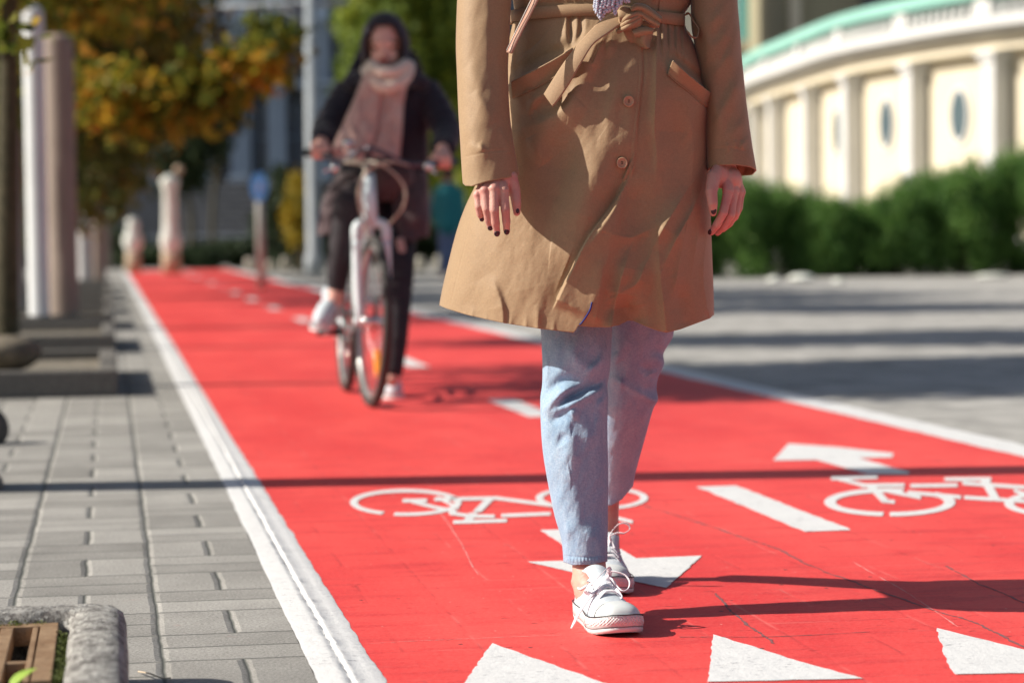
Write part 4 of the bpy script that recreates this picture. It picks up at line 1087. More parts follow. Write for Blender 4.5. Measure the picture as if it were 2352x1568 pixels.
# sleeves
lrow=[(-395,1215,1330,4.47,.05),(-330,1120,1262,4.46,.062),(-200,1072,1212,4.44,.066),(-80,1056,1190,4.41,.062),(0,1050,1175,4.385,.058),(100,1047,1170,4.355,.055),(164,1049,1167,4.335,.053),(262,1053,1171,4.305,.052),(330,1057,1180,4.285,.05),(400,1061,1192,4.27,.046),(432,1064,1196,4.262,.045)]
sl=lambda s: np.interp(s,[0,.04,.15,.4,.7,.97,1],[421,427,428,418,411,404,402])
SL=[]
g=lambda L,a,wl,wr,k='g':SL.append((L,a,wl,wr,k))
g(Z1([(385,0),(375,250),(385,500),(430,760),(400,1000),(390,1200)]),[3,4,4,4,2,0],60,14)
g(Z1([(300,640),(380,760),(440,860)]),4,20,10); g(Z1([(250,1010),(330,1040),(400,1075)]),3,14,8); g(Z1([(470,900),(520,1000),(540,1080)]),3,8,10); g(Z1([(230,480),(300,560),(380,600)]),2.5,20,20)
g(Z1([(200,1105),(400,1062),(600,1048)]),-1.2,1.8,1.8); g(Z1([(450,200),(470,500),(500,800)]),2.5,12,20)
g(Z1([(330,1000),(360,1060)]),3,6,6)
sleeveL,slinf=shell('sleeve',lrow,-395,sl,lambda s:np.interp(s,[0,.5,1],[423,409,399]),150,60,300,SL,M_coat,coat,.9,[(5,90,1.2,(1,.4)),(6,34,.25,(1,.7))],.002)
rrow=[(-395,1450,1560,4.47,.05),(-330,1500,1655,4.47,.062),(-200,1560,1688,4.47,.066),(-80,1580,1694,4.45,.064),(0,1586,1694,4.43,.062),(62,1588,1699,4.42,.060),(131,1600,1704,4.41,.058),(230,1616,1714,4.395,.055),(328,1622,1727,4.375,.052),(387,1625,1737,4.365,.05),(420,1627,1741,4.36,.05)]
sr=lambda s: np.interp(s,[0,.05,.2,.45,.7,.9,1],[392,384,380,379,380,384,390])
SL=[]
for L,a,wl,wr in [([(2140,40),(2060,240),(1900,420)],8,14,26),([(2160,200),(2080,400),(1950,560)],8,12,24),([(2185,470),(2120,660),(2060,780)],8,14,16),([(2110,620),(2030,780),(1980,900)],5,10,16),([(2090,0),(2000,120),(1900,200)],6,12,18),([(1900,120),(1930,300),(1920,500)],5,10,18),([(2210,780),(2160,880),(2080,960)],5,10,14),([(1960,700),(2010,860),(2000,980)],4,12,12),([(2230,960),(2180,1010),(2150,1060)],3,6,6),([(2120,980),(2130,1040)],2,4,4),([(2170,985),(2180,1050)],2.4,4,4),([(2060,1000),(2080,1060)],2,4,5)]:
    SL.append((Z1(L),[a*.4]+[a]*(len(L)-2)+[0] if len(L)>2 else a,wl,wr,'g'))
SL.append((Z1([(1920,1050),(2100,1040),(2260,1075)]),-1.2,1.8,1.8,'g'))
sleeveR,srinf=shell('sleeve',rrow,-395,sr,lambda s:np.interp(s,[0,.3,.7,.9,1],[390,398,404,402,392]),150,60,300,SL,M_coat,coat,.9,[(7,80,1.3,(1,.5)),(8,34,.25,(1,.7))],.002)
# belt
def ribbon(pts,hw,th,up=None,n=8,taper=None,yaw_n=None):
    """flat ribbon: pts world, half width hw along up-ish direction"""
    p=smooth_path(pts,n); T=np.gradient(p,axis=0); T/=np.linalg.norm(T,axis=1)[:,None]
    up=np.broadcast_to(np.asarray(up if up is not None else [0,0,1.],float),p.shape) if np.ndim(up)<2 else smooth_path(up,n)
    B=up-T*(up*T).sum(1)[:,None]; B/=np.linalg.norm(B,axis=1)[:,None]+1e-9; Nn=np.cross(T,B)
    hw=np.interp(np.linspace(0,1,len(p)),np.linspace(0,1,len(np.atleast_1d(hw))),np.atleast_1d(hw))[:,None]
    c=[]
    for a,b in ((-1,-.4),(-.96,-1),(.96,-1),(1,-.4),(1,.4),(.96,1),(-.96,1),(-1,.4)): c.append(p+B*hw*a+Nn*th/2*b)
    V=np.stack(c,1).reshape(-1,3); k=len(p); F_=grid_faces(k,8); F_.append(tuple(range(8))[::-1]); F_.append(tuple((k-1)*8+i for i in range(8))); return V,F_
mb=MB()
pth=[(1176,37),(1200,33),(1250,28),(1310,24),(1375,23),(1440,27),(1500,37),(1545,43),(1570,46)]
pts=[P(u,v,min(cY(u,v),cY(u,v+16),cY(u,v-16),cY(u+8,v),cY(u-8,v))-.0075) for u,v in pth]
for i in range(1,len(pts)-1): pts[i][1]=(pts[i-1][1]+2*pts[i][1]+pts[i+1][1])/4
xc=(pts[0][0]+pts[-1][0])/2; hwid=(pts[-1][0]-pts[0][0])/2
back=[np.array([xc+(hwid+.006)*math.cos(a),4.462+.128*math.sin(a),pts[0][2]*(1-(a-0)/math.pi*-0)-0 if 0 else pts[-1][2]+(pts[0][2]-pts[-1][2])*a/math.pi]) for a in np.linspace(.25,math.pi-.25,7)]
mb.add(*ribbon([pts[0]+[0,.03,0]]+pts+[pts[-1]+[0.001,.03,0]]+back+[pts[0]+[-.002,.035,0]],.0105,.003))
belt=mb.build('belt',M_coat,coat)
mb=MB()
ky=lambda u,v: min(cY(u,v),cY(1400,60))-.004
v_,f_=patch(Z1([(1300,80),(1200,130),(1100,228),(1000,342),(900,478),(785,662)]),Z1([(1395,108),(1330,168),(1240,232),(1130,312),(1045,445),(955,600),(875,715),(845,748)]),(lambda u,v: cY(u,v)),.003,60,11,.010,lambda t,a:.014*math.sin(math.pi*min(1,t*1.1))*(1-t)+.004+.016*(a-.2))
mb.add(v_,f_)
o=mb.build('belt_end',M_coat_in,belt); mod(o,'SOLIDIFY',thickness=.0028,offset=0); 
mb=MB()
# bow loops and knot, each a folded ribbon
def lp(Le,Re,off,bul,pr=None): v,f=patch(Z1(Le),Z1(Re),lambda u,v:cY(1395,45),bul,26,13,off,pr); mb.add(v,f)
lp([(1300,80),(1330,50),(1380,60),(1420,95)],[(1320,185),(1360,190),(1400,200),(1440,180)],.026,.012)
lp([(1385,60),(1430,28),(1500,40),(1560,85),(1610,125)],[(1420,120),(1470,125),(1500,150),(1545,175),(1590,195)],.028,.014,lambda t,a:.006*math.sin(a*9))
lp([(1420,150),(1480,130),(1540,150),(1585,190)],[(1400,200),(1460,205),(1520,195),(1570,192)],.016,.006)
lp([(1335,195),(1350,250),(1385,300),(1440,340),(1500,345)],[(1440,190),(1500,180),(1550,200),(1535,270),(1530,335)],.018,.014,lambda t,a:.006*math.cos(a*8+t*3))
lp([(1400,215),(1450,200),(1500,195),(1548,205)],[(1420,260),(1460,255),(1500,245),(1540,235)],.036,.006)
o=mb.build('bow',M_coat,belt); mod(o,'SOLIDIFY',thickness=.0028,offset=0)
mb=MB(); c=P(*Z1([(1390,150)])[0],cY(1395,45)-.030); mb.ball(c,(.022,.013,.017),24,14)
for a in (-.5,0,.5): mb.tube(smooth_path([c+[-.021+a*.004,.002,-.012+a*.012],c+[-.004,-.0135,-.002+a*.016],c+[.019,-.004,.010+a*.010]],8),[.0045]*17,8)
o=mb.build('knot',M_coat,belt)
for Le,Re,o1,o2 in ((Z1([(556,572),(700,500),(850,420),(985,338)]),Z1([(560,690),(700,628),(850,545),(1000,455)]),.015,.0015),(Z1([(1686,425),(1745,478),(1800,528),(1962,660)]),Z1([(1650,520),(1730,590),(1790,635),(1945,772)]),.013,.0015)):
    v_,f_=patch(Le,Re,lambda u,v:cY(u,v),0,50,12,0,lambda t,a:o1*(1-a)**1.6+o2+.0016*math.sin(t*9))
    o=mk('pocket',v_,f_,M_coat,coat,True); mod(o,'SOLIDIFY',thickness=.0026,offset=0)
    mb=MB(); q_=[P(u,v,cY(u,v)-.0045) for u,v in smooth_path(Re,10)]; mb.tube(q_,.0011,6); mb.build('pocket_seam',M_coat,o)
# belt loop at right
lu=Z1([(1770,110),(1800,100),(1830,150),(1866,210),(1850,262),(1815,255),(1790,220)])
mb=MB(); mb.add(*ribbon([P(u,v,4.40-.01*i) for i,(u,v) in enumerate(lu)],.006,.0015,[0,1,0])); mb.build('belt_loop',M_coat,coat)
# piping
mb=MB(); pu=Z2([(1120,995),(1108,1045),(1080,1095),(1048,1140),(1032,1153)]); mb.tube(smooth_path([P(u,v,cY(u,v)-.002) for u,v in pu],6),.0014,8); mb.build('piping',M_navy,coat)
# buttons
M_btn=pm('tan_button',(.50,.30,.18),(.42,.25,.15),40,.35,spec=.5); M_thr=pm('dark_thread',(.08,.05,.03))
for (bx,by) in Z1([(1378,710),(1331,1142)]):
    c=P(bx,by,cY(bx,by)-.0035); mb=MB(); rr=.0098
    prof_=[(0,.0010),(.0050,.0008),(.0066,.0016),(.0080,.0032),(.0092,.0030),(rr,.0015),(rr,-.001),(0,-.0012)]
    V=[];nn_=36
    for r,y in prof_:
        for k in range(nn_): a=2*math.pi*k/nn_; V.append((c[0]+r*math.cos(a),c[1]-y,c[2]+r*1.04*math.sin(a)))
    mb.add(V,grid_faces(len(prof_),nn_)); b_=mb.build('button',M_btn,coat)
    mb=MB()
    for dz in(-.0018,.0018): mb.tube([c+[-.0012,-.0014,dz],c+[0,-.0022,dz],c+[.0012,-.0014,dz]],.0006,6)
    mb.tube([c+[0,-.0022,-.0018],c+[.0003,-.0026,0],c+[0,-.0022,.0018]],.0006,6)
    mb.build('thread',M_thr,b_)
# collar
mb=MB(); cz=P(1390,-410,4.48); mb.add(*ribbon([cz+np.array([.075*math.cos(a),.06*math.sin(a)-.01,-.015-.03*max(0,-math.sin(a))]) for a in np.linspace(-1.2,4.34,14)],.035,.004,[0,0,1.])); mb.build('collar',M_coat,coat)
# strap end
M_strap=pm('leather_strap',(.46,.27,.20),(.40,.22,.16),30,.45,.0005,200); M_strap2=pm('pale_strap_edge',(.62,.56,.50),None,20,.5)
mb=MB(); a=P(*Z1([(540,372)])[0],4.262); b=P(*Z1([(610,230)])[0],4.27); c=P(*Z1([(735,-20)])[0],4.30); d=P(*Z1([(1000,-600)])[0],4.34); e2=P(1420,-400,4.42)
stp=mb.add(*ribbon([a,b,c,d,e2],.0062,.003,[.8,-.45,.35])).build('strap',M_strap,WK)
mb=MB(); mb.tube([a+[-.004,-.003,.004],b+[-.005,-.002,.003],c+[-.006,-.001,.003],d+[-.006,-.001,.003]],.0011,6); mb.build('strap_edge',M_strap2,stp)
mb=MB(); cc_=P(*Z1([(713,38)])[0],4.292); mb.ball(cc_,(.0014,.0014,.0014),8,6); mb.build('strap_hole',M_thr,stp)
# scarf with fringe
M_scarf=cloth('blue_grey_knit',(.45,.49,.62),(.58,.60,.68),400,.0015,.9,.5)
mb=MB(); rs=np.random.RandomState(8)
mb.tube(smooth_path([cz+np.array([.085*math.cos(a),.075*math.sin(a)-.01,.02+.01*math.sin(3*a)]) for a in np.linspace(0,6.2,12)],5),.032,14)
mb.add(*ribbon([P(1420,-400,4.36),P(1440,-250,4.31),P(1425,-120,4.305),P(1408,-12,4.295)],[.05,.055,.042,.034],.02,[1,0,0])); sc=mb.build('scarf',M_scarf,WK)
mb=MB()
ends=[(1130,55,0),(1140,75,0),(1155,95,1),(1170,120,0),(1180,140,1),(1190,120,0),(1200,100,1),(1215,90,0),(1228,85,1),(1240,90,0),(1250,80,1),(1262,70,0),(1275,105,1),(1285,95,0),(1300,60,1),(1315,50,0),(1330,35,1),(1355,18,0),(1372,15,1),(1150,60,2),(1200,60,2),(1235,50,2),(1270,45,2),(1180,85,2)]
for i,(x,y,l) in enumerate(ends):
    x0=1165+(x-1130)*.72+rs.randn()*8; n_=26; pts=[]
    for k in range(n_):
        t=k/(n_-1); X=x0+(x-x0)*t+math.sin(t*9+i)*5; Yy=-60+(y+60)*t
        u,v=Z1([(X,Yy)])[0]; pts.append(P(u,v,4.278-.004*l)+np.array([.0012*math.sin(k*1.9+i),.0012*math.cos(k*1.9+i),0]))
    mb.tube(smooth_path(pts,3),.0021*(1+.25*np.sin(np.arange(3*(n_-1)+1)*1.05+i)),7)
mb.build('fringe',M_scarf,sc)
# ------------------------------------------------------------------ jeans
Vj=[];Fj=[];off=0
frow=[(430,1210,1420,4.46,.10),(640,1226,1412,4.425,.085),(760,1242,1406,4.40,.075),(806,1244.5,1404,4.39,.073),(850,1246,1401,4.383,.071),(885,1245,1395,4.378,.069),(916,1241,1397,4.372,.067),(974,1242,1395,4.365,.066),(1030,1246,1396,4.355,.064),(1084,1254,1397,4.348,.061),(1177,1272,1396.5,4.336,.056),(1238,1289,1396,4.318,.052),(1300,1295,1395,4.308,.050)]
SJ=[]
for L,a,wl,wr in [([(430,880),(500,770),(620,690),(760,672),(880,690)],[-2,-8,-9,-7,0],12,16),([(450,960),(540,850),(640,765),(770,730)],[3,9,10,2],12,14),
    ([(550,930),(680,845),(820,775),(960,700),(1040,635)],[-2,-10,-12,-10,-4],10,14),([(560,950),(650,915),(750,865),(860,800),(970,765),(1040,790)],[2,8,8,7,5,2],14,10),
    ([(500,1090),(600,1005),(690,965)],-6,12,10),([(690,960),(715,1010),(700,1040)],5,10,14),([(720,330),(735,440),(860,560)],[2,5,3],14,16),([(1015,380),(995,480),(900,575),(900,640)],[2,7,6,0],10,14),
    ([(430,360),(460,520),(450,640)],[2,4,2],6,6),([(1060,820),(1000,900),(1030,960)],[3,5,2],10,10),([(640,1180),(600,1260),(620,1300)],-4,10,12),([(870,1090),(860,1200),(900,1350)],[2,4,0],16,16),([(980,900),(960,1100),(970,1250)],[2,5,2],10,12),
    ([(420,1000),(440,1150),(430,1300)],3,8,10),([(700,1250),(705,1400),(700,1560)],[3,5,3],26,16)]: SJ.append((Z3(L),[q*1.6 for q in a] if isinstance(a,list) else a*1.6,wl,wr,'g'))
for L,a,wl,wr in [([(530,60),(560,240),(590,420),(640,560)],[3,4,4,1],30,14),([(690,420),(760,520),(800,640)],[1,5,3],16,14),([(480,300),(500,460),(490,600)],[1,3,2],8,8),([(640,430),(700,500)],3,8,8)]: SJ.append((Z4(L),a,wl,wr,'g'))
SJ.append((Z4([(460,620),(640,632),(805,612)]),-1.6,2,2,'g')); SJ.append((Z4([(460,652),(640,662),(805,645)]),1.5,6,6,'g'))
for x in range(490,800,26): SJ.append((Z4([(x,628),(x+2,672)]),1.2,2.5,2.5,'g'))
X,Fc,inf=shell('j',frow,430,lambda s:np.interp(s,[0,.2,.6,1],[1290,1297,1296,1289]),lambda s:np.interp(s,[0,1],[1286,1284]),170,60,420,SJ,None,None,.95,[(11,60,.9,(1,.5)),(12,22,.25,(1,.7)),(13,9,.07,(1,1))],0,build=False)
Vj.append(X);Fj.append(Fc);off+=len(X)
brow=[(430,1390,1580,4.48,.10),(640,1398,1563,4.50,.085),(700,1396,1556,4.52,.080),(766,1393,1547,4.54,.076),(790,1391,1536,4.545,.074),(812,1389,1524,4.552,.072),(836,1388,1525,4.56,.071),(866,1386,1512,4.57,.069),(892,1384,1508,4.58,.068),(918,1382,1511,4.59,.067),(940,1381,1500,4.60,.066),(986,1378,1487,4.63,.063),(1084,1372,1460,4.70,.056),(1115,1370,1454,4.72,.054),(1140,1369,1446,4.735,.052),(1170,1369,1436,4.745,.050)]
SB=[]
for L,a,wl,wr in [([(1200,705),(1350,790),(1520,878)],[2,7,6],8,12),([(1360,500),(1440,570),(1420,640)],[-2,-7,-2],12,12),([(1470,440),(1580,470),(1590,580)],[2,7,3],14,14),([(1420,650),(1490,610),(1580,590)],[2,6,5],10,8),([(1430,700),(1480,690),(1540,650)],[2,5,2],9,9),([(1590,220),(1600,330),(1570,420)],[2,5,2],10,8),([(1110,650),(1180,700),(1140,780)],[3,5,0],12,10),([(1530,880),(1450,980),(1400,1200)],[3,4,1],14,18),([(1120,400),(1180,480)],3,20,12)]: SB.append((Z3(L),[q*1.6 for q in a] if isinstance(a,list) else a*1.6,wl,wr,'g'))
X,Fc,inf2=shell('j',brow,430,lambda s:np.interp(s,[0,.3,.5,.8,1],[1158,1161,1160,1146,1116]),lambda s:np.interp(s,[0,1],[1150,1112]),150,60,320,SB,None,None,.95,[(14,60,1.2,(1,.5)),(15,22,.3,(1,.7))],0,build=False)
Fj.append(Fc+off); Vj.append(X)
jo=mk('jeans',np.concatenate(Vj),np.concatenate(Fj)[:,::-1],M_denim,WK,True); mod(jo,'SOLIDIFY',thickness=.0018,offset=-1); tag(jo,'light washed blue cropped jeans')
# ------------------------------------------------------------------ body: union of tapered limbs, voxel remeshed into one skin
def voxel(mb,size,smooth=6,fac=.5):
    o=mb.build('tmp',None,None); m_=mod(o,'REMESH',mode='VOXEL',voxel_size=size); mod(o,'SMOOTH',iterations=smooth,factor=fac); baked(o)
    V,F_=np_mesh(o); bpy.data.objects.remove(o); return V,F_
def cone_chain(mb,pts,r,seg=14):
    pts=[np.asarray(p,float) for p in pts]
    for i in range(len(pts)): mb.ball(pts[i],r[i],14,10)
    for i in range(len(pts)-1): mb.tube([pts[i],pts[i+1]],[r[i],r[i+1]],seg)
def head_parts(mb,c,s=1.0,yaw=0,pit=0):
    c=np.array(c,float); Rm=np.array(Matrix.Rotation(yaw,3,'Z')@Matrix.Rotation(pit,3,'X'))
    def q(x,y,z): return c+Rm@np.array([x,y,z])*s
    def b(x,y,z,r): mb.ball(q(x,y,z),np.array(r)*s,20,14,Rm.T)
    b(0,.012,.03,(.073,.090,.088)); b(0,-.030,-.035,(.056,.058,.068)); b(0,-.062,-.078,(.026,.022,.020)); b(0,-.070,.025,(.052,.022,.020))
    for sx in(-1,1):
        b(sx*.034,-.062,-.022,(.021,.018,.018)); b(sx*.076,.012,-.005,(.008,.018,.030)); b(sx*.048,-.02,-.062,(.018,.03,.022))
        b(sx*.014,-.087,-.030,(.008,.009,.008)); b(sx*.031,-.072,.004,(.014,.010,.009))
    mb.tube([q(0,-.078,.018),q(0,-.094,-.012),q(0,-.102,-.028)],[.008*s,.010*s,.011*s],12)
    b(0,-.086,-.050,(.020,.009,.0055)); b(0,-.084,-.060,(.017,.010,.006))
    return q
mb=MB()
hip=P(1395,300,4.47); xb=hip[0]; 
neck=P(1392,-440,4.49); hc=neck+[0,-.02,.13]
mb.tube(smooth_path([(xb,4.47,.72),(xb,4.47,.86),(xb,4.465,1.02),(xb,4.47,1.2),(xb,4.48,1.34)],5),np.array([[.15,.10],[.155,.105],[.12,.085],[.14,.095],[.13,.085]])[np.clip((np.linspace(0,4,21)).round().astype(int),0,4)],24)
cone_chain(mb,[(xb,4.48,1.36),neck,hc],[.06,.05,.052])
mb.ball((xb,4.48,1.33),(.16,.075,.06))
q=head_parts(mb,hc,1.)
# arms
wr1=P(1139,388,4.258); wr2=P(1667,366,4.356)
cone_chain(mb,[P(1190,-320,4.48),P(1115,-40,4.42),wr1+[0,.02,.03],wr1],[.045,.036,.026,.0235]); cone_chain(mb,[P(1590,-320,4.48),P(1640,-40,4.45),wr2+[0,.006,.02],wr2],[.045,.036,.026,.0235])
# legs to ankles and feet
sh1=np.array([.128,4.318,0]); an1=math.radians(12.5); sh2=np.array([.178,4.785,0]); an2=math.radians(-.5)
def sf(o_,an,x,y,z): # shoe local -> world ; y forward
    f=np.array([math.sin(an),-math.cos(an),0]); r=np.array([-math.cos(an),-math.sin(an),0]); return o_+r*x+f*y+np.array([0,0,z])
a1=P(1354,1318,4.288); a2=P(1391,1185,4.735)
cone_chain(mb,[P(1330,560,4.43),P(1322,850,4.39),P(1328,1080,4.36),P(1352,1270,4.312),a1,sf(sh1,an1,0,.045,.045)],[.07,.050,.042,.031,.0315,.034])
cone_chain(mb,[P(1480,560,4.49),P(1447,850,4.57),P(1412,1050,4.68),P(1394,1140,4.73),a2,sf(sh2,an2,0,.045,.045)],[.07,.045,.032,.026,.0265,.031])
mb.ball(a1+[-.021,-.004,-.012],(.014,.014,.015)); 
for (s_,a_) in ((sh1,an1),(sh2,an2)): cone_chain(mb,[sf(s_,a_,0,.05,.045),sf(s_,a_,0,.14,.04),sf(s_,a_,0,.20,.035)],[.03,.028,.02])
Vb,Fb=voxel(mb,.0055,8,.5)
bodyV=[Vb];bodyF=list(Fb);off=len(Vb)
def hand(wrist,fingers,thumb,palm_pts,vox=.0014,ys=0):
    mb=MB()
    for mc,ch,r in fingers:
        pts=[wrist+np.array([0,.002,-.004])+(np.array(mc)-np.array(wrist))*.12]+[P(u,v,Y) for u,v,Y in ch]
        base=np.array(pts[1])
        cone_chain(mb,[wrist*(.85)+base*.15,wrist*.45+base*.55,base],[.0125,.0105,r[0]*1.12])
        # phalanges: thinner mid-bone, thicker joints
        for i in range(1,len(pts)-1):
            a=np.array(pts[i]);b=np.array(pts[i+1]); m_=(a+b)/2; ra,rb=r[i-1],r[i]
            mb.tube([a,m_,b],[ra*.98,(ra+rb)/2*.93,rb],14); mb.ball(b,rb,14,10)
    cone_chain(mb,[wrist*.6+P(*thumb[0][0])*.4]+[P(*t) for t in thumb[0]],[.013]+thumb[1])
    for p_,r_ in palm_pts: mb.ball(P(*p_),r_,20,14)
    mb.tube([wrist+[0,.018,.055],wrist+[0,.006,.02],wrist],[[.023,.017],[.0245,.0175],[.027,.017]],20)
    V,F_=voxel(mb,vox,5,.5); return V,F_
rf=[.0092,.0084,.0077,.0062]
fr=lambda k: [x*k for x in rf]
H1=hand(wr1,[(P(1098,447,4.236),[(1098,448,4.236),(1100,475,4.231),(1103,492,4.237),(1107,501,4.243)],fr(.90)),
    (P(1114,437,4.23),[(1114,438,4.230),(1118,481,4.223),(1122,505,4.230),(1126,521,4.238)],fr(.98)),
    (P(1135,434,4.227),[(1135,434,4.226),(1135.5,484,4.218),(1138.5,513,4.225),(1141.5,534,4.234)],fr(1.02)),
    (P(1157,438,4.23),[(1157,438,4.229),(1161,483,4.221),(1163,509,4.227),(1164,530,4.236)],fr(1.0))],
    ([(1172,408,4.250),(1182,436,4.246),(1186,466,4.238),(1187,488,4.236)],[.0135,.0105,.0090,.0066]),
    [((1128,415,4.243),(.027,.0125,.022)),((1150,412,4.245),(.022,.0135,.022)),((1170,425,4.252),(.012,.012,.02))])
H2=hand(wr2,[(P(1670,446,4.31),[(1672,441,4.318),(1661,489,4.303),(1646,517,4.309),(1634,533,4.318)],fr(1.0)),
    (P(1684,447,4.33),[(1686,440,4.332),(1678,494,4.318),(1662,520,4.326),(1648,534,4.336)],fr(1.0)),
    (P(1695,449,4.35),[(1696,442,4.350),(1689,490,4.340),(1675,513,4.350),(1661,526,4.362)],fr(.96)),
    (P(1701,446,4.368),[(1702,441,4.370),(1697,478,4.364),(1688,499,4.374),(1677,510,4.384)],fr(.88))],
    ([(1640,408,4.318),(1634,440,4.300),(1637,468,4.292),(1638,489,4.296)],[.0135,.0108,.0092,.0066]),
    [((1680,412,4.345),(.019,.026,.022)),((1657,405,4.335),(.016,.018,.022)),((1693,418,4.36),(.010,.02,.018))])
for V,F_ in (H1,H2):
    bodyV.append(V); bodyF+=[tuple(i+off for i in f) for f in F_]; off+=len(V)
body=mk('body',np.concatenate(bodyV),bodyF,M_skin,WK,True)
def nail(u,v,Y,rx,rz,n_=(0,-1,0),tl=0):
    mb=MB(); n_=np.array(n_,float); n_/=np.linalg.norm(n_); up=np.array([math.sin(tl),0,math.cos(tl)]); up-=n_*(up@n_); up/=np.linalg.norm(up); sx=np.cross(n_,up)
    mb.ball(P(u,v,Y),(rx,.0022,rz),14,10,np.array([sx,n_,up])); mb.build('fingernail',M_nail,body)
nail(1106.5,504,4.2385,.0042,.0045,(-.2,-1,-.5)); nail(1126,524,4.2325,.0048,.0050,(-.1,-1,-.4)); nail(1141.5,537,4.2285,.0052,.0056,(0,-1,-.4)); nail(1164,533,4.2305,.0050,.0054,(.05,-1,-.4)); nail(1189,484,4.2315,.0036,.0062,(.45,-1,0))
nail(1639,484,4.2892,.0050,.0068,(-.1,-1,.05)); nail(1630.5,533,4.3140,.0040,.0058,(-.7,-.9,-.35),.6); nail(1646,534.5,4.333,.0035,.005,(-.6,-.8,-.5),.6)
# face + hair (above the picture)
M_hair=pm('brown_hair',(.10,.05,.025),(.05,.025,.012),60,.5,.002,200); M_eye=pm('eye_white',(.8,.78,.75),None,5,.2); M_lip=pm('lips',(.45,.12,.11),None,5,.4)
mb=MB(); mb.ball(hc+[0,.03,.045],(.088,.098,.098),24,16)
for k in range(40):
    a=-.5+k/39*(math.pi+1.0); x=.082*math.cos(a); y=.03+.09*math.sin(a); mb.tube(smooth_path([hc+[x*.6,y*.6,.11],hc+[x,y,.03],hc+[x*1.1,y+.01,-.10],hc+[x*1.15+.01*math.sin(k*3),y+.0,-.24-.02*math.sin(k*5)]],5),np.linspace(.014,.006,16),7)
mb.build('hair',M_hair,WK)
for sx in(-1,1):
    mb=MB(); mb.ball(hc+[sx*.031,-.068,-.004],(.0125,.0125,.0085)); ey_=mb.build('eye',M_eye,WK); mb=MB(); mb.ball(hc+[sx*.031,-.0795,-.004],(.0055,.002,.0055)); mb.build('iris',M_hair,ey_)
# ------------------------------------------------------------------ shoes
M_canvas=cloth('white_canvas',(.60,.66,.71),(.54,.60,.66),700,.0006,.75,.1,14)
M_rubber=pm('white_rubber',(.72,.76,.76),(.65,.69,.69),20,.45,spec=.45)
nr=NT('textured_toe_band'); o=nr.obj(); vx=nr.n('ShaderNodeTexVoronoi'); vx.inputs['Scale'].default_value=260; vx.inputs['Randomness'].default_value=0; nr.l(nr.map(o,(1,1,1),(0,R(45),0)),vx.inputs['Vector'])
M_toe=nr.fin((.71,.75,.75),.45,nr.bump(vx.outputs['Distance'],.003,1),.4)
M_stripe=pm('dark_stripe',(.03,.04,.05),None,5,.5)
M_lace=cloth('white_lace',(.80,.79,.83),(.74,.73,.78),900,.0005,.8,.3,40)
M_eyelet=pm('metal_eyelet',(.25,.27,.3),None,5,.35,metal=.6)
hwT=[(0,.0),(.01,.013),(.03,.022),(.08,.0285),(.2,.0315),(.38,.0318),(.52,.0345),(.66,.0415),(.78,.0450),(.87,.0425),(.93,.0355),(.97,.0260),(.985,.0190),(.995,.0110),(1,.0)]
hwT=[(a,b*.95) for a,b in hwT]
LSH=.262
def outline(k,grow=0,n=26):
    s=(1-np.cos(np.linspace(0,math.pi,n)))/2; hw=np.interp(s,[a for a,_ in hwT],[b for _,b in hwT]); 
    hw=hw*(1+grow/.04); bend=.006*np.sin(s*math.pi)*k
    y=s*(LSH+2*grow)-grow
    Lx=np.r_[-hw+bend,(hw+bend)[::-1][1:-1]]; Ly=np.r_[y,y[::-1][1:-1]]; return Lx,Ly
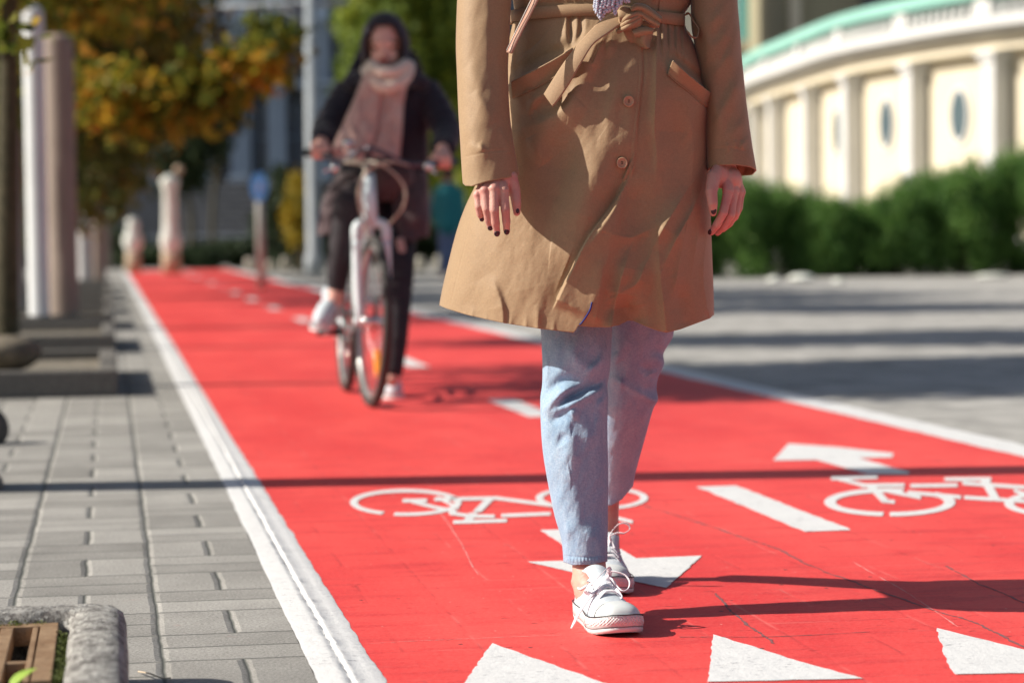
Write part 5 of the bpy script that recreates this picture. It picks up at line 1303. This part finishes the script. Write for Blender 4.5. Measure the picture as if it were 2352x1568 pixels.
def shoe(o_,an,k,lbl=None):
    """k: -1/+1 inner side bend"""
    def W(x,y,z): 
        x=np.asarray(x);y=np.asarray(y);z=np.asarray(z); f=np.array([math.sin(an),-math.cos(an),0]); r=np.array([-math.cos(an),-math.sin(an),0])
        return o_+x[...,None]*r+y[...,None]*f+z[...,None]*np.array([0,0,1.])
    def spring(y): t=np.clip((y/LSH-.72)/.28,0,1); return .010*t*t
    def bandring(g0,g1,z0,z1,mat,nm,parent,sel=None,n=40,rnd=True):
        prof=[(g0-.004,z0),(g0,z0+.0015),(g1,z1-.0015),(g1-.0022,z1)] if rnd else [(g0,z0),(g1,z1)]
        rows=[]
        for gg,z in prof:
            x,y=outline(k,gg,n); toe=np.clip((y/LSH-.74)/.14,0,1) if sel=='h' else 0
            zz=np.full_like(x,z)+spring(y)
            rows.append(W(x,y,zz))
        V=np.stack(rows); mcount=V.shape[1]; F_=grid_faces(len(rows),mcount); F_.append(tuple(range(mcount))); F_.append(tuple((len(rows)-1)*mcount+i for i in range(mcount))[::-1])
        return mk(nm,V.reshape(-1,3),F_,mat,parent,True)
    base=W(np.array(0.),np.array(LSH/2),np.array(0.)); 
    root=bpy.data.objects.new('shoe',None); COL.objects.link(root); root.parent=WK; 
    root.matrix_parent_inverse=Matrix.Identity(4); root.location=Vector(base)-WK.location
    # ---- upper: arcs over the sole
    ns=46; na=33; V=[]
    ss=np.linspace(.004,.996,ns)
    hs=np.interp(ss,[0,.03,.1,.2,.3,.36,.42,.5,.6,.7,.78,.86,.93,.97,1],[.058,.070,.066,.057,.060,.078,.086,.080,.071,.060,.053,.049,.044,.039,.030])
    hs=np.convolve(np.pad(hs,2,'edge'),np.ones(5)/5,'valid'); hs=hs-np.clip((ss-.955)/.045,0,1)**2*.016
    for i,s in enumerate(ss):
        hw=np.interp(s,[a for a,_ in hwT],[b for _,b in hwT])*.985; bend=.006*math.sin(s*math.pi)*k; y=s*LSH
        sq=np.interp(s,[0,.35,.6,.85,1],[.62,.75,.9,.75,.8])
        topw=np.interp(s,[0,.1,.3,.45,.7,1],[.9,.86,.8,.72,.9,1.])
        for j in range(na):
            a=math.pi*j/(na-1); c_=math.cos(a); sn=math.sin(a)
            z=.020+float(spring(np.array(y)))+(hs[i]-.020)*sn**sq
            wz=1-(1-topw)*sn**1.5
            V.append((-hw*np.sign(c_)*abs(c_)**.8*wz+bend*1.0,y,z))
    V=np.array(V); Vw=W(V[:,0],V[:,1],V[:,2])
    up=mk('upper',Vw,grid_faces(ns,na,False),M_canvas,root,True); mod(up,'SOLIDIFY',thickness=.002)
    # ---- toe cap: slightly proud rubberised cap
    cap=[];cs=np.linspace(.80,.9955,22)
    for s in cs:
        hw=np.interp(s,[a for a,_ in hwT],[b for _,b in hwT])*.995; y=s*LSH; h=np.interp(s,ss,hs)+.0016
        for j in range(na):
            a=math.pi*j/(na-1); c_=math.cos(a); sn=math.sin(a); sq=np.interp(s,[.6,.85,1],[.9,.75,.8])
            cap.append((-hw*np.sign(c_)*abs(c_)**.8+.006*math.sin(s*math.pi)*k,y+(.010*(abs(c_)**1.5) if s<.82 else 0),.021+float(spring(np.array(y)))+(h-.020)*sn**sq))
    cap=np.array(cap); mk('toe_cap',W(cap[:,0],cap[:,1],cap[:,2]),grid_faces(22,na,False),M_rubber,root,True)
    # ---- sole bands
    so_=bandring(.0018,.0031,0,.0092,M_rubber,'sole',root); bandring(.0031,.0032,.0078,.0285,M_rubber,'foxing',so_)
    # toe texture band
    rows=[]
    for z in (.0135,.016,.021,.027):
        x,y=outline(k,.0042 if .014<z<.026 else .0030,60); m_=y>LSH*.66
        x=x[m_];y=y[m_]; od=np.argsort(np.arctan2(y-LSH*.66,x)); rows.append(W(x[od],y[od],z+spring(y[od])))
    Vt=np.stack(rows); mk('toe_band',Vt.reshape(-1,3),grid_faces(4,Vt.shape[1],False),M_toe,so_,True)
    for z,r in ((.0295,.0010),(.0092,.0004)):
        x,y=outline(k,.0034,60); p=W(x,y,z+spring(y)); mb=MB(); mb.tube(np.vstack([p,p[:1]]),r,6,False); mb.build('stripe',M_stripe,so_)
    # ---- tongue
    T=[]
    for i,t in enumerate(np.linspace(0,1,14)):
        s=.64-.30*t; h=np.interp(s,ss,hs)+.003+.022*t**3; hwg=.014+.008*t
        for j in range(9):
            a=(j/8*2-1); T.append((a*hwg+.004*k,s*LSH-.01*t,h-.010*a*a+.002))
    T=np.array(T); tg=mk('tongue',W(T[:,0],T[:,1],T[:,2]),grid_faces(14,9,False),M_canvas,root,True); mod(tg,'SOLIDIFY',thickness=.003)
    # collar rim
    C=[]
    for a in np.linspace(-2.35,2.35,30):
        x=.0285*math.sin(a); y=.052-.050*math.cos(a)*1.0; s=max(0,y/LSH); C.append((x,y,np.interp(s,ss,hs)*(.90)+.0+.004))
    C=np.array(C); mb=MB(); mb.tube(W(C[:,0],C[:,1],C[:,2]),.0024,8); mb.build('collar_rim',M_canvas,root)
    # ---- laces and eyelets
    lac=MB(); eye=MB()
    for q in range(6):
        s=.40+.052*q; h=np.interp(s,ss,hs); hw=np.interp(s,[a for a,_ in hwT],[b for _,b in hwT]); xw_=.0185+.0015*(q>3); y=s*LSH; sp=0
        zz=h-.0085
        for sx in(-1,1):
            mb_=W(np.array(sx*xw_+.005*k),np.array(y),np.array(zz+.0018)); eye=MB(); eye.tube([mb_+[0,0,-.001],mb_+[0,0,.0012]],.0026,10); eye.build('eyelet',M_eyelet,root)
        A=W(np.array([-xw_,-.009,0,.009,xw_])+.005*k,np.array([y,y+.002,y+.004,y+.006,y+.010]),np.array([zz+.002,h+.0020,h+.0030,h+.0020,zz+.001]))
        B=W(np.array([-xw_,-.009,0,.009,xw_])+.005*k,np.array([y+.010,y+.006,y+.004,y+.002,y]),np.array([zz+.001,h+.0032,h+.0044,h+.0032,zz+.002]))
        f=np.array([math.sin(an),-math.cos(an),-.35])
        for q_ in (A,B): lac.add(*ribbon(q_,.0030,.0014,f,5))
    return root,lac,eye,W
r1,lac,eye,W1=shoe(sh1,an1,1)
def irib(L,Ys,hw,up,th=.0012,conv=Z4):
    uv=conv(L); Ys=np.interp(np.linspace(0,1,len(uv)),np.linspace(0,1,len(Ys)),Ys); return ribbon([P(u,v,y) for (u,v),y in zip(uv,Ys)],hw,th,up,8)
lac.add(*irib([(800,775),(815,735),(800,712),(760,750),(700,810),(655,870),(650,895),(700,905),(760,850),(795,795)],[4.185,4.175,4.170,4.160,4.155,4.150,4.155,4.165,4.175,4.185],.0050,[.5,-.6,.6]))
lac.add(*irib([(800,780),(815,740),(870,742),(930,765),(962,810),(955,860),(915,882),(875,855),(840,805),(805,785)],[4.185,4.170,4.160,4.155,4.150,4.145,4.145,4.155,4.170,4.185],.0038,[.2,-1,.3]))
lac.add(*irib([(790,800),(745,845),(690,900),(640,965),(590,1040),(555,1110),(530,1160)],[4.185,4.170,4.150,4.140,4.135,4.130,4.125],[.0036,.0036,.0042,.0036,.0036,.003,.0016],[.8,-.5,.3]))
lac.add(*irib([(800,800),(830,850),(870,880),(900,930),(870,960)],[4.185,4.165,4.150,4.140,4.130],.0034,[.8,-.5,.3]))
lac.ball(P(*Z4([(798,790)])[0],4.182),(.008,.007,.006)); lac.build('laces',M_lace,r1)
r2,lac,eye,W2=shoe(sh2,an2,-1)
lac.add(*irib([(812,520),(815,470),(860,405),(910,378),(955,390),(962,425),(925,452),(870,452),(825,475),(812,520)],[4.655,4.65,4.645,4.64,4.64,4.64,4.64,4.645,4.65,4.655],.0042,[.2,-1,.4]))
lac.add(*irib([(815,500),(840,560),(865,630),(878,700),(880,740)],[4.655,4.64,4.62,4.60,4.59],.0042,[.8,-.5,.2]))
lac.add(*irib([(815,500),(800,550),(808,600),(830,620)],[4.655,4.64,4.63,4.62],.0042,[.8,-.5,.2]))
lac.build('laces',M_lace,r2)
# ================================================================== bicycle and rider
fc=G(853,935); fr_=np.array([T2[0],T2[1],0])*-1.0   # forward: towards the viewer along the lane
fr_=fr_/np.linalg.norm(fr_); sx_=np.array([-fr_[1],fr_[0],0])   # image right
if sx_[0]<0: sx_=-sx_
LEAN=.030
def B(x,y,z): return fc+sx_*(x+LEAN*z)+fr_*y+np.array([0,0,z])
BK=empty('bicycle',tuple(fc),'white city bicycle ridden along the red lane with an orange spoke reflector','bicycle')
M_tyre=pm('tyre_rubber',(.035,.033,.032),(.05,.047,.045),30,.8); M_rim=pm('alloy_rim',(.55,.55,.54),None,10,.3,metal=.6); M_frame=pm('white_frame_paint',(.74,.84,.87),(.70,.80,.83),3,.45,spec=.4)
M_blk=pm('black_plastic',(.02,.02,.022),None,10,.5); M_chrome=pm('chrome',(.7,.7,.7),None,10,.15,metal=1.); M_orange=pm('orange_reflector',(.95,.32,.02),None,10,.3,spec=.7); M_cable=pm('beige_cable',(.50,.42,.34),None,10,.5); M_red=M_red
def torus(mb,c,ax,up,R1,r,n=64,m=10,ry=None):
    ax=np.array(ax);up=np.array(up); f=np.cross(ax,up); V=[]
    for i in range(n):
        a=2*math.pi*i/n; d=up*math.cos(a)+f*math.sin(a)
        for j in range(m):
            b=2*math.pi*j/m; V.append(c+d*(R1+r*math.cos(b))+ax*((ry or r)*math.sin(b)))
    F_=[(i*m+j,((i+1)%n)*m+j,((i+1)%n)*m+(j+1)%m,i*m+(j+1)%m) for i in range(n) for j in range(m)]; mb.add(np.array(V),F_)
def wheel(cy,steer):
    c=B(0,cy,.345); f=fr_*math.cos(steer)+sx_*math.sin(steer); up=np.array([sx_[0]*LEAN,sx_[1]*LEAN,1.]); up/=np.linalg.norm(up); ax=np.cross(f,up); ax/=np.linalg.norm(ax); f=np.cross(up,ax)
    wo=bpy.data.objects.new('wheel',None); COL.objects.link(wo); wo.parent=BK; wo.location=Vector(c)-BK.location
    m=MB(); torus(m,c,ax,up,.325,.020,80,12); m.build('tyre',M_tyre,wo)
    m=MB(); torus(m,c,ax,up,.300,.008,80,8,.013); m.build('rim',M_rim,wo)
    m=MB(); m.tube([c-ax*.045,c+ax*.045],.022,16); m.tube([c-ax*.062,c+ax*.062],.007,10); m.build('hub',M_chrome,wo)
    m=MB()
    for k in range(28):
        a=2*math.pi*k/28; d=up*math.cos(a)+f*math.sin(a); m.tube([c+ax*(.03 if k%2 else -.03)+d*.02,c+d*.296],.0011,5,False)
    m.build('spokes',M_chrome,wo)
    return wo,c,ax,up,f
w1,c1,ax1,up1,f1=wheel(0,.075); w2,c2,ax2,up2,f2=wheel(-1.04,0)
m=MB(); d=-up1*.80+f1*.6; d/=np.linalg.norm(d); cen=c1+d*.20-ax1*0; 
m.add(*(lambda: (np.array([cen+d*a+np.cross(ax1,d)*b+ax1*e for e in(-.012,.012) for a,b in ((-.055,-.016),(.055,-.024),(.055,.024),(-.055,.016))]),[(0,1,2,3),(7,6,5,4),(0,4,5,1),(1,5,6,2),(2,6,7,3),(3,7,4,0)]))())
m.build('reflector',M_orange,w1,False,.003)
m=MB()
for s in(-1,1):
    m.tube(smooth_path([c1+ax1*.055*s,c1+ax1*.060*s+up1*.18+f1*-.03,c1+ax1*.062*s+up1*.33+f1*-.055],5),[.014,.014,.015,.017,.018,.019,.019,.019,.019,.019,.019],14)
cr=c1+up1*.39+f1*-.075
m.tube(smooth_path([c1+ax1*.062+up1*.33-f1*.055,c1+ax1*.055+up1*.385-f1*.06,cr+up1*.01,c1-ax1*.055+up1*.385-f1*.06,c1-ax1*.062+up1*.33-f1*.055],6),.020,14)
for s in(-1,1): m.ball(c1+ax1*.062*s,(.017,.017,.017),12,8)
m.build('fork',M_frame,BK)
ht=cr+up1*.20-f1*.065; st=ht+up1*.09-f1*.02
m=MB(); m.tube([cr,ht],[.030,.027],18); bb=B(0,-.60,.29); seat=B(0,-.80,.90); ra=B(0,-1.04,.345)
m.tube([cr+up1*.04,bb],.020,14); m.tube([ht-up1*.06,B(0,-.70,.62)],.018,14); m.tube([bb,seat],.017,14)
for s in(-1,1):
    m.tube([bb+sx_*.03*s,ra+sx_*.06*s],.010,10); m.tube([B(0,-.74,.68)+sx_*.02*s,ra+sx_*.06*s],.009,10)
m.build('frame',M_frame,BK)
m=MB(); m.tube([ht,st],.016,12); m.tube([st,st+fr_*.06+[0,0,.02]],.016,12); hb=st+fr_*.05+np.array([0,0,.02])
hL=P(733,352,9.93); hR=P(1020,372,9.93)
m.tube(smooth_path([P(712,352,10.02),hL,P(790,368,9.86),hb,P(940,378,9.86),hR,P(1040,372,10.02)],6),.011,12); hbar=m.build('handlebar',pm('dark_bar_metal',(.12,.11,.13),None,10,.35,metal=.6),BK)
m=MB()
for a,b in ((P(706,351,10.04),P(760,360,9.90)),(P(990,377,9.9),P(1046,371,10.04))): m=MB(); m.tube([a,b],.018,12); m.build('grip',M_blk,hbar)
m=MB(); m.tube([P(770,385,9.84),P(745,392,9.80)],.006,8); m.ball(P(770,385,9.84),(.022,.02,.02)); m.build('brake_lever',M_chrome,hbar)
m=MB(); m.tube([P(985,382,9.84),P(1002,400,9.80)],.006,8); m.ball(P(985,382,9.84),(.022,.02,.02)); m.build('brake_lever',M_chrome,hbar)
m=MB(); m.ball(P(800,330,9.9),(.026,.018,.02)); m.tube([P(800,335,9.9),P(812,366,9.88)],.008,8); m.build('bell',M_chrome,BK)
m=MB()
for L in ([(790,372,9.86),(838,385,9.72),(822,440,9.70),(832,500,9.72),(852,560,9.74)],[(940,380,9.86),(900,372,9.70),(845,392,9.68),(826,450,9.70),(850,515,9.74)],[(790,370,9.86),(870,376,9.70),(924,420,9.70),(928,470,9.72),(890,520,9.8)]):
    m.tube(smooth_path([P(*q) for q in L],8),.0048,8)
m.build('cables',M_cable,BK)
m=MB(); m.ball(seat+[0,0,.05],(.09,.13,.04),20,12); m.build('saddle',M_blk,BK)
m=MB(); torus(m,bb+sx_*-.05,sx_,np.array([0,0,1.]),.085,.006,40,6); m.tube([bb-sx_*.07,bb-sx_*.075+fr_*.17*-.6+[0,0,-.02]],.010,8); m.tube([bb+sx_*.07,bb+sx_*.075+fr_*.10+[0,0,.14]],.010,8)
pedL=P(757,764,10.0); m.tube([bb-sx_*.075,pedL],.010,8); m.box(pedL,(.10,.08,.022)); m.box(bb+sx_*.12+fr_*.10+[0,0,.14],(.10,.08,.02)); m.build('crankset',M_blk,BK)
m=MB(); m.tube([pedL+[-.01,-.045,0],pedL+[-.01,-.06,0]],.012,14); m.build('pedal_reflector',M_chrome,BK)
# chain
m=MB(); m.tube([bb+sx_*-.05+[0,0,.085],ra+sx_*-.05+[0,0,.03]],.004,6); m.tube([bb+sx_*-.05+[0,0,-.085],ra+sx_*-.05+[0,0,-.03]],.004,6); m.build('chain',M_blk,BK)
# rear rack and mudguard
m=MB()
V=[];n_=22
for i in range(n_):
    a=-.6+i/(n_-1)*2.4; d=np.array([0,0,1.])*math.cos(a)-fr_*math.sin(a)
    for j in range(5): V.append(c2+d*(.362-.006*abs(j-2)**1.6)+sx_*(j-2)*.014)
m.add(np.array(V),grid_faces(n_,5,False)); o=m.build('mudguard',M_blk,BK); mod(o,'SOLIDIFY',thickness=.003)
# ---- rider
RD=empty('person',tuple(P(880,560,10.35)*np.array([1,1,0])),'person in dark hooded coat and long pale pink scarf riding the white bicycle','person')
M_skin2=pm('rider_skin',(.74,.42,.34),(.68,.36,.29),12,.5)
mb=MB(); hc2=P(884,112,10.20)
head_parts(mb,hc2,1.04,0,.12)
cone_chain(mb,[P(888,178,10.27),hc2+[0,.03,-.03]],[.05,.05]); cone_chain(mb,[P(888,200,10.32),P(885,320,10.40),P(875,430,10.48)],[.11,.12,.15])
cone_chain(mb,[P(800,222,10.33),P(752,298,10.22),P(736,335,10.0)],[.05,.04,.026]); cone_chain(mb,[P(980,222,10.33),P(1022,300,10.22),P(1016,352,10.0)],[.05,.04,.026])
cone_chain(mb,[P(850,440,10.45),P(800,470,10.08),P(775,640,10.08),P(768,690,10.06)],[.08,.055,.038,.035]); cone_chain(mb,[P(915,440,10.45),P(918,620,10.12),P(906,820,9.90),P(900,870,9.87)],[.08,.055,.036,.033])
Vb,Fb=voxel(mb,.008,5,.5); VV=[Vb];FF=list(Fb);off=len(Vb)
# hands curled round the grips
for (hu,hv,sgn) in ((734,338,-1),(1016,360,1)):
    mb=MB(); mb.ball(P(hu,hv,9.965),(.040,.032,.026),20,14); cone_chain(mb,[P(hu,hv-6,10.0),P(hu,hv,9.97)],[.026,.03])
    for k in range(4):
        u0=hu+sgn*(-17+k*10.5); 
        for a,b,r in (((u0,hv-8,9.945),(u0,hv+3,9.915),.0105),((u0,hv+3,9.915),(u0+1,hv+16,9.915),.010),((u0+1,hv+16,9.915),(u0+1,hv+24,9.935),.009)): mb.tube([P(*a),P(*b)],r,12); mb.ball(P(*b),r,12,8)
    cone_chain(mb,[P(hu-sgn*18,hv+2,9.96),P(hu-sgn*27,hv+10,9.94),P(hu-sgn*22,hv+22,9.93)],[.013,.011,.009])
    V,F__=voxel(mb,.0035,3,.5); VV.append(V); FF+=[tuple(i+off for i in f) for f in F__]; off+=len(V)
rb=mk('body',np.concatenate(VV),FF,M_skin2,RD,True)
for s in(-1,1):
    mb=MB(); mb.ball(hc2+[s*.033,-.076,-.003],(.019,.009,.011)); mb.build('eye',M_hair,RD)  # oversized dark ball: shade of the eye socket put into the colour
    mb=MB(); mb.tube([hc2+[s*.014,-.084,.016],hc2+[s*.034,-.086,.022],hc2+[s*.054,-.073,.015]],.0062,8); mb.build('eyebrow',M_hair,RD)
mb=MB(); mb.ball(hc2+[0,-.096,-.057],(.025,.007,.009)); mb.build('lips',pm('rider_lips',(.40,.08,.08),None,5,.4),RD)
mb=MB(); mb.ball(hc2+[0,.02,.02],(.078,.085,.095),20,14)
for s in(-1,1): mb.tube(smooth_path([hc2+[s*.03,-.035,.095],hc2+[s*.068,-.045,.04],hc2+[s*.075,-.04,-.04],hc2+[s*.07,-.05,-.10]],5),.016,10)
mb.build('hair',M_hair,RD)
M_dcoat=cloth('dark_navy_cloth',(.022,.022,.034),(.030,.028,.038),300,.001,.9,.35); M_dskirt=cloth('mauve_grey_cloth',(.075,.052,.058),(.095,.065,.068),300,.001,.9,.35)
CS=[]
for L,a,wl,wr in [([(850,210),(848,300),(845,400)],10,12,12),([(925,230),(930,320),(925,420)],12,10,14),([(955,240),(965,330),(960,420)],-10,8,8),([(815,250),(800,320),(790,390)],-10,10,10)]: CS.append((L,a,wl,wr,'g'))
X,Fc_,_=shell('c',[(176,846,934,10.30,.08),(196,806,975,10.31,.10),(222,786,1000,10.32,.12),(300,800,985,10.34,.14),(380,782,985,10.38,.17),(430,770,980,10.42,.19),(470,765,985,10.44,.20)],176,lambda s:440+0*s,lambda s:470+0*s,60,30,60,CS,None,None,.9,[(31,40,4,(1,.6))],0,build=False)
mb=MB(); mb.add(X,[tuple(f[::-1]) for f in Fc_])
for ch,r in (([P(806,214,10.31),P(780,250,10.27),P(750,298,10.20),P(744,318,10.10),P(740,326,10.04)],[.075,.068,.062,.052,.050]),([P(972,214,10.31),P(1000,250,10.27),P(1026,300,10.20),P(1022,332,10.10),P(1018,345,10.04)],[.075,.068,.062,.052,.050])):
    p=smooth_path(ch,8); rr=np.interp(np.linspace(0,1,len(p)),np.linspace(0,1,len(r)),r)*(1+.05*np.sin(np.arange(len(p))*1.7)); mb.tube(p,rr,20)
co_=mb.build('coat',M_dcoat,RD)
# skirts of the coat over the thighs
def skirt(rows,seed):
    X,F__,_=shell('s',rows,rows[0][0],lambda s:rows[-1][0]-4+5*np.sin(s*7+seed),lambda s:rows[-1][0]-8+0*s,50,24,50,[],None,None,.9,[(seed,38,7,(1,.3)),(seed+1,16,2,(1,.3))],0,build=False)
    mb=MB(); mb.add(X,[tuple(f[::-1]) for f in F__]); o=mb.build('coat_skirt',M_dskirt,co_); mod(o,'SOLIDIFY',thickness=.004,offset=-1)
skirt([(395,775,868,10.36,.12),(440,748,850,10.25,.13),(490,734,822,10.16,.11),(540,728,805,10.12,.09)],51)
skirt([(395,893,982,10.38,.12),(440,900,985,10.30,.13),(490,904,988,10.24,.12),(552,906,985,10.20,.11)],61)
skirt([(360,845,940,10.30,.10),(400,835,950,10.25,.12),(440,830,960,10.28,.12),(470,828,962,10.34,.10)],71)
# hood
hv,hf=ball((0,0,0),1,36,24); keep=[]
hcn=hc2+np.array([0,.015,.0])
shp=np.array([.098,.120,.148])
for f in hf:
    c=hv[list(f)].mean(0)
    if c[1]<-.15 and (c[0]/.78)**2+((c[2]+.16)/.82)**2<1: continue
    if c[2]<-.72: continue
    keep.append(f)
hv2=hv*shp+hcn; hv2[:,2]+=np.where(hv[:,2]>0,0.0,0); hv2[:,0]+= .0*hv[:,0]
o=mk('hood',hv2,keep,M_dcoat,RD,True); mod(o,'SOLIDIFY',thickness=.008,offset=1)
mb=MB(); 
mb.tube(smooth_path([P(800,196,10.25),P(832,178,10.20),P(868,196,10.12),P(905,196,10.12),P(945,182,10.2),P(975,196,10.25)],6),.035,12); mb.tube(smooth_path([P(940,120,10.24),P(958,160,10.24),P(972,200,10.25)],6),.022,12); mb.tube(smooth_path([P(832,120,10.24),P(815,160,10.24),P(795,195,10.25)],6),.022,12)
mb.build('collar',M_dcoat,RD)
# scarf
M_sc=cloth('pale_pink_scarf',(.62,.42,.36),(.50,.32,.28),200,.003,.95,.5,9); M_sc2=cloth('cream_scarf',(.78,.66,.55),(.68,.52,.44),200,.003,.95,.5,9)
mb=MB()
mb.tube(smooth_path([P(842,162,10.16),P(858,188,10.08),P(890,200,10.05),P(925,186,10.08),P(940,155,10.16),P(925,150,10.30),P(860,150,10.30),P(842,162,10.16)],6),.026,16)
mb.tube(smooth_path([P(852,150,10.15),P(870,164,10.07),P(905,166,10.06),P(935,148,10.12)],6),.026,14); sc2=mb.build('scarf',M_sc2,RD)
def tail(rows,seed):
    X,F__,_=shell('t',rows,rows[0][0],lambda s:rows[-1][0]-3+3*np.sin(s*20),lambda s:rows[-1][0]-3+0*s,40,20,60,[],None,None,.7,[(seed,22,6,(1.6,.12)),(seed+1,9,1.5,(1,.2))],0,build=False)
    mb=MB(); mb.add(X,[tuple(f[::-1]) for f in F__]); mb.build('scarf_tail',M_sc,sc2)
tail([(170,836,884,10.10,.035),(230,812,876,10.08,.035),(290,785,866,10.05,.03),(345,762,854,10.02,.028),(372,766,850,10.02,.02)],81)
tail([(180,880,938,10.10,.035),(240,872,928,10.09,.03),(300,864,924,10.06,.028),(365,852,918,10.03,.022)],91)
mb=MB(); mb.tube(smooth_path([P(918,550,10.1),P(922,575,10.08),P(916,602,10.08)],5),.018,10); mb.build('scarf_fringe',M_sc,sc2)
# leggings, shoes
M_leg=pm('black_leggings',(.022,.019,.024),(.035,.028,.034),20,.8)
mb=MB(); cone_chain(mb,[P(858,440,10.45),P(802,470,10.06),P(780,600,10.06),P(774,655,10.07)],[.095,.068,.052,.044],18); cone_chain(mb,[P(912,440,10.45),P(916,610,10.10),P(908,780,9.93),P(903,850,9.88)],[.095,.068,.052,.042],18)
V,F__=voxel(mb,.007,6,.5); mk('leggings',V,F__,M_leg,RD,True)
def rshoe(hl,yaw,pit):
    root=bpy.data.objects.new('shoe',None); COL.objects.link(root); root.parent=RD; root.location=Vector(hl)-RD.location
    Rm=np.array(Matrix.Rotation(yaw,3,'Z')@Matrix.Rotation(pit,3,'X'))
    def q(x,y,z): return hl+Rm@np.array([x,-y,z])
    mb=MB(); cone_chain(mb,[q(0,.02,.05),q(0,.10,.048),q(.003,.18,.034),q(.004,.215,.028)],[.036,.040,.040,.030],16); cone_chain(mb,[q(0,.015,.05),q(0,.03,.095)],[.036,.038],16); V,F__=voxel(mb,.006,4,.5); V=V; mk('upper',V,F__,M_canvas,root,True)
    V=[];x,y=outline(0,.004,24)
    for z in(-.004,.016): V+=[q(a,b*.98-.012,z) for a,b in zip(x,y)]
    n_=len(x); mb=MB(); mb.add(np.array(V),grid_faces(2,n_)+[tuple(range(n_)),tuple(range(2*n_-1,n_-1,-1))]); mb.build('sole',M_rubber,root)
    mb=MB()
    for k in range(5): mb.tube(smooth_path([q(-.022,.09+k*.018,.072-k*.006),q(0,.094+k*.018,.086-k*.008),q(.022,.09+k*.018,.072-k*.006)],4),.0035,6)
    mb.build('laces',M_lace,root)
rshoe(P(768,722,10.13),-.22,.22); rshoe(G(897,905,.006)+np.array([.0,.02,.0]),.10,.0)
# passer-by in teal far behind
TE=P(1030,600,36.)
TP=empty('person',(float(TE[0]),36.,0),'small figure in a teal jacket and blue jeans standing far behind the cyclist','person')
def Q(u,v): return P(u,v,36.)
mb=MB(); cone_chain(mb,[Q(1030,405),Q(1030,425),Q(1030,450),Q(1031,505)],[.10,.055,.14,.15]); 
for s in(-1,1): cone_chain(mb,[Q(1030+s*24,442),Q(1030+s*30,478),Q(1030+s*28,512)],[.055,.045,.035]); cone_chain(mb,[Q(1031+s*10,510),Q(1031+s*12,565),Q(1031+s*12,632)],[.085,.06,.045])
V,F__=voxel(mb,.02,4,.5); mk('body',V,F__,M_skin2,TP,True)
mb=MB(); cone_chain(mb,[Q(1030,440),Q(1030,470),Q(1031,515)],[.16,.175,.185]); 
for s in(-1,1): cone_chain(mb,[Q(1030+s*24,442),Q(1030+s*31,478),Q(1030+s*29,506)],[.08,.065,.055])
V,F__=voxel(mb,.02,4,.5); mk('jacket',V,F__,pm('teal_jacket',(.02,.22,.25),(.02,.18,.21),3,.8),TP,True)
mb=MB()
for s in(-1,1): cone_chain(mb,[Q(1031+s*10,512),Q(1031+s*12,565),Q(1031+s*12,622)],[.10,.075,.06])
V,F__=voxel(mb,.02,4,.5); mk('trousers',V,F__,pm('blue_trousers',(.18,.24,.40),(.14,.19,.33),3,.8),TP,True)
mb=MB(); mb.ball(Q(1030,400),(.11,.12,.12)); mb.build('hair',M_hair,TP)
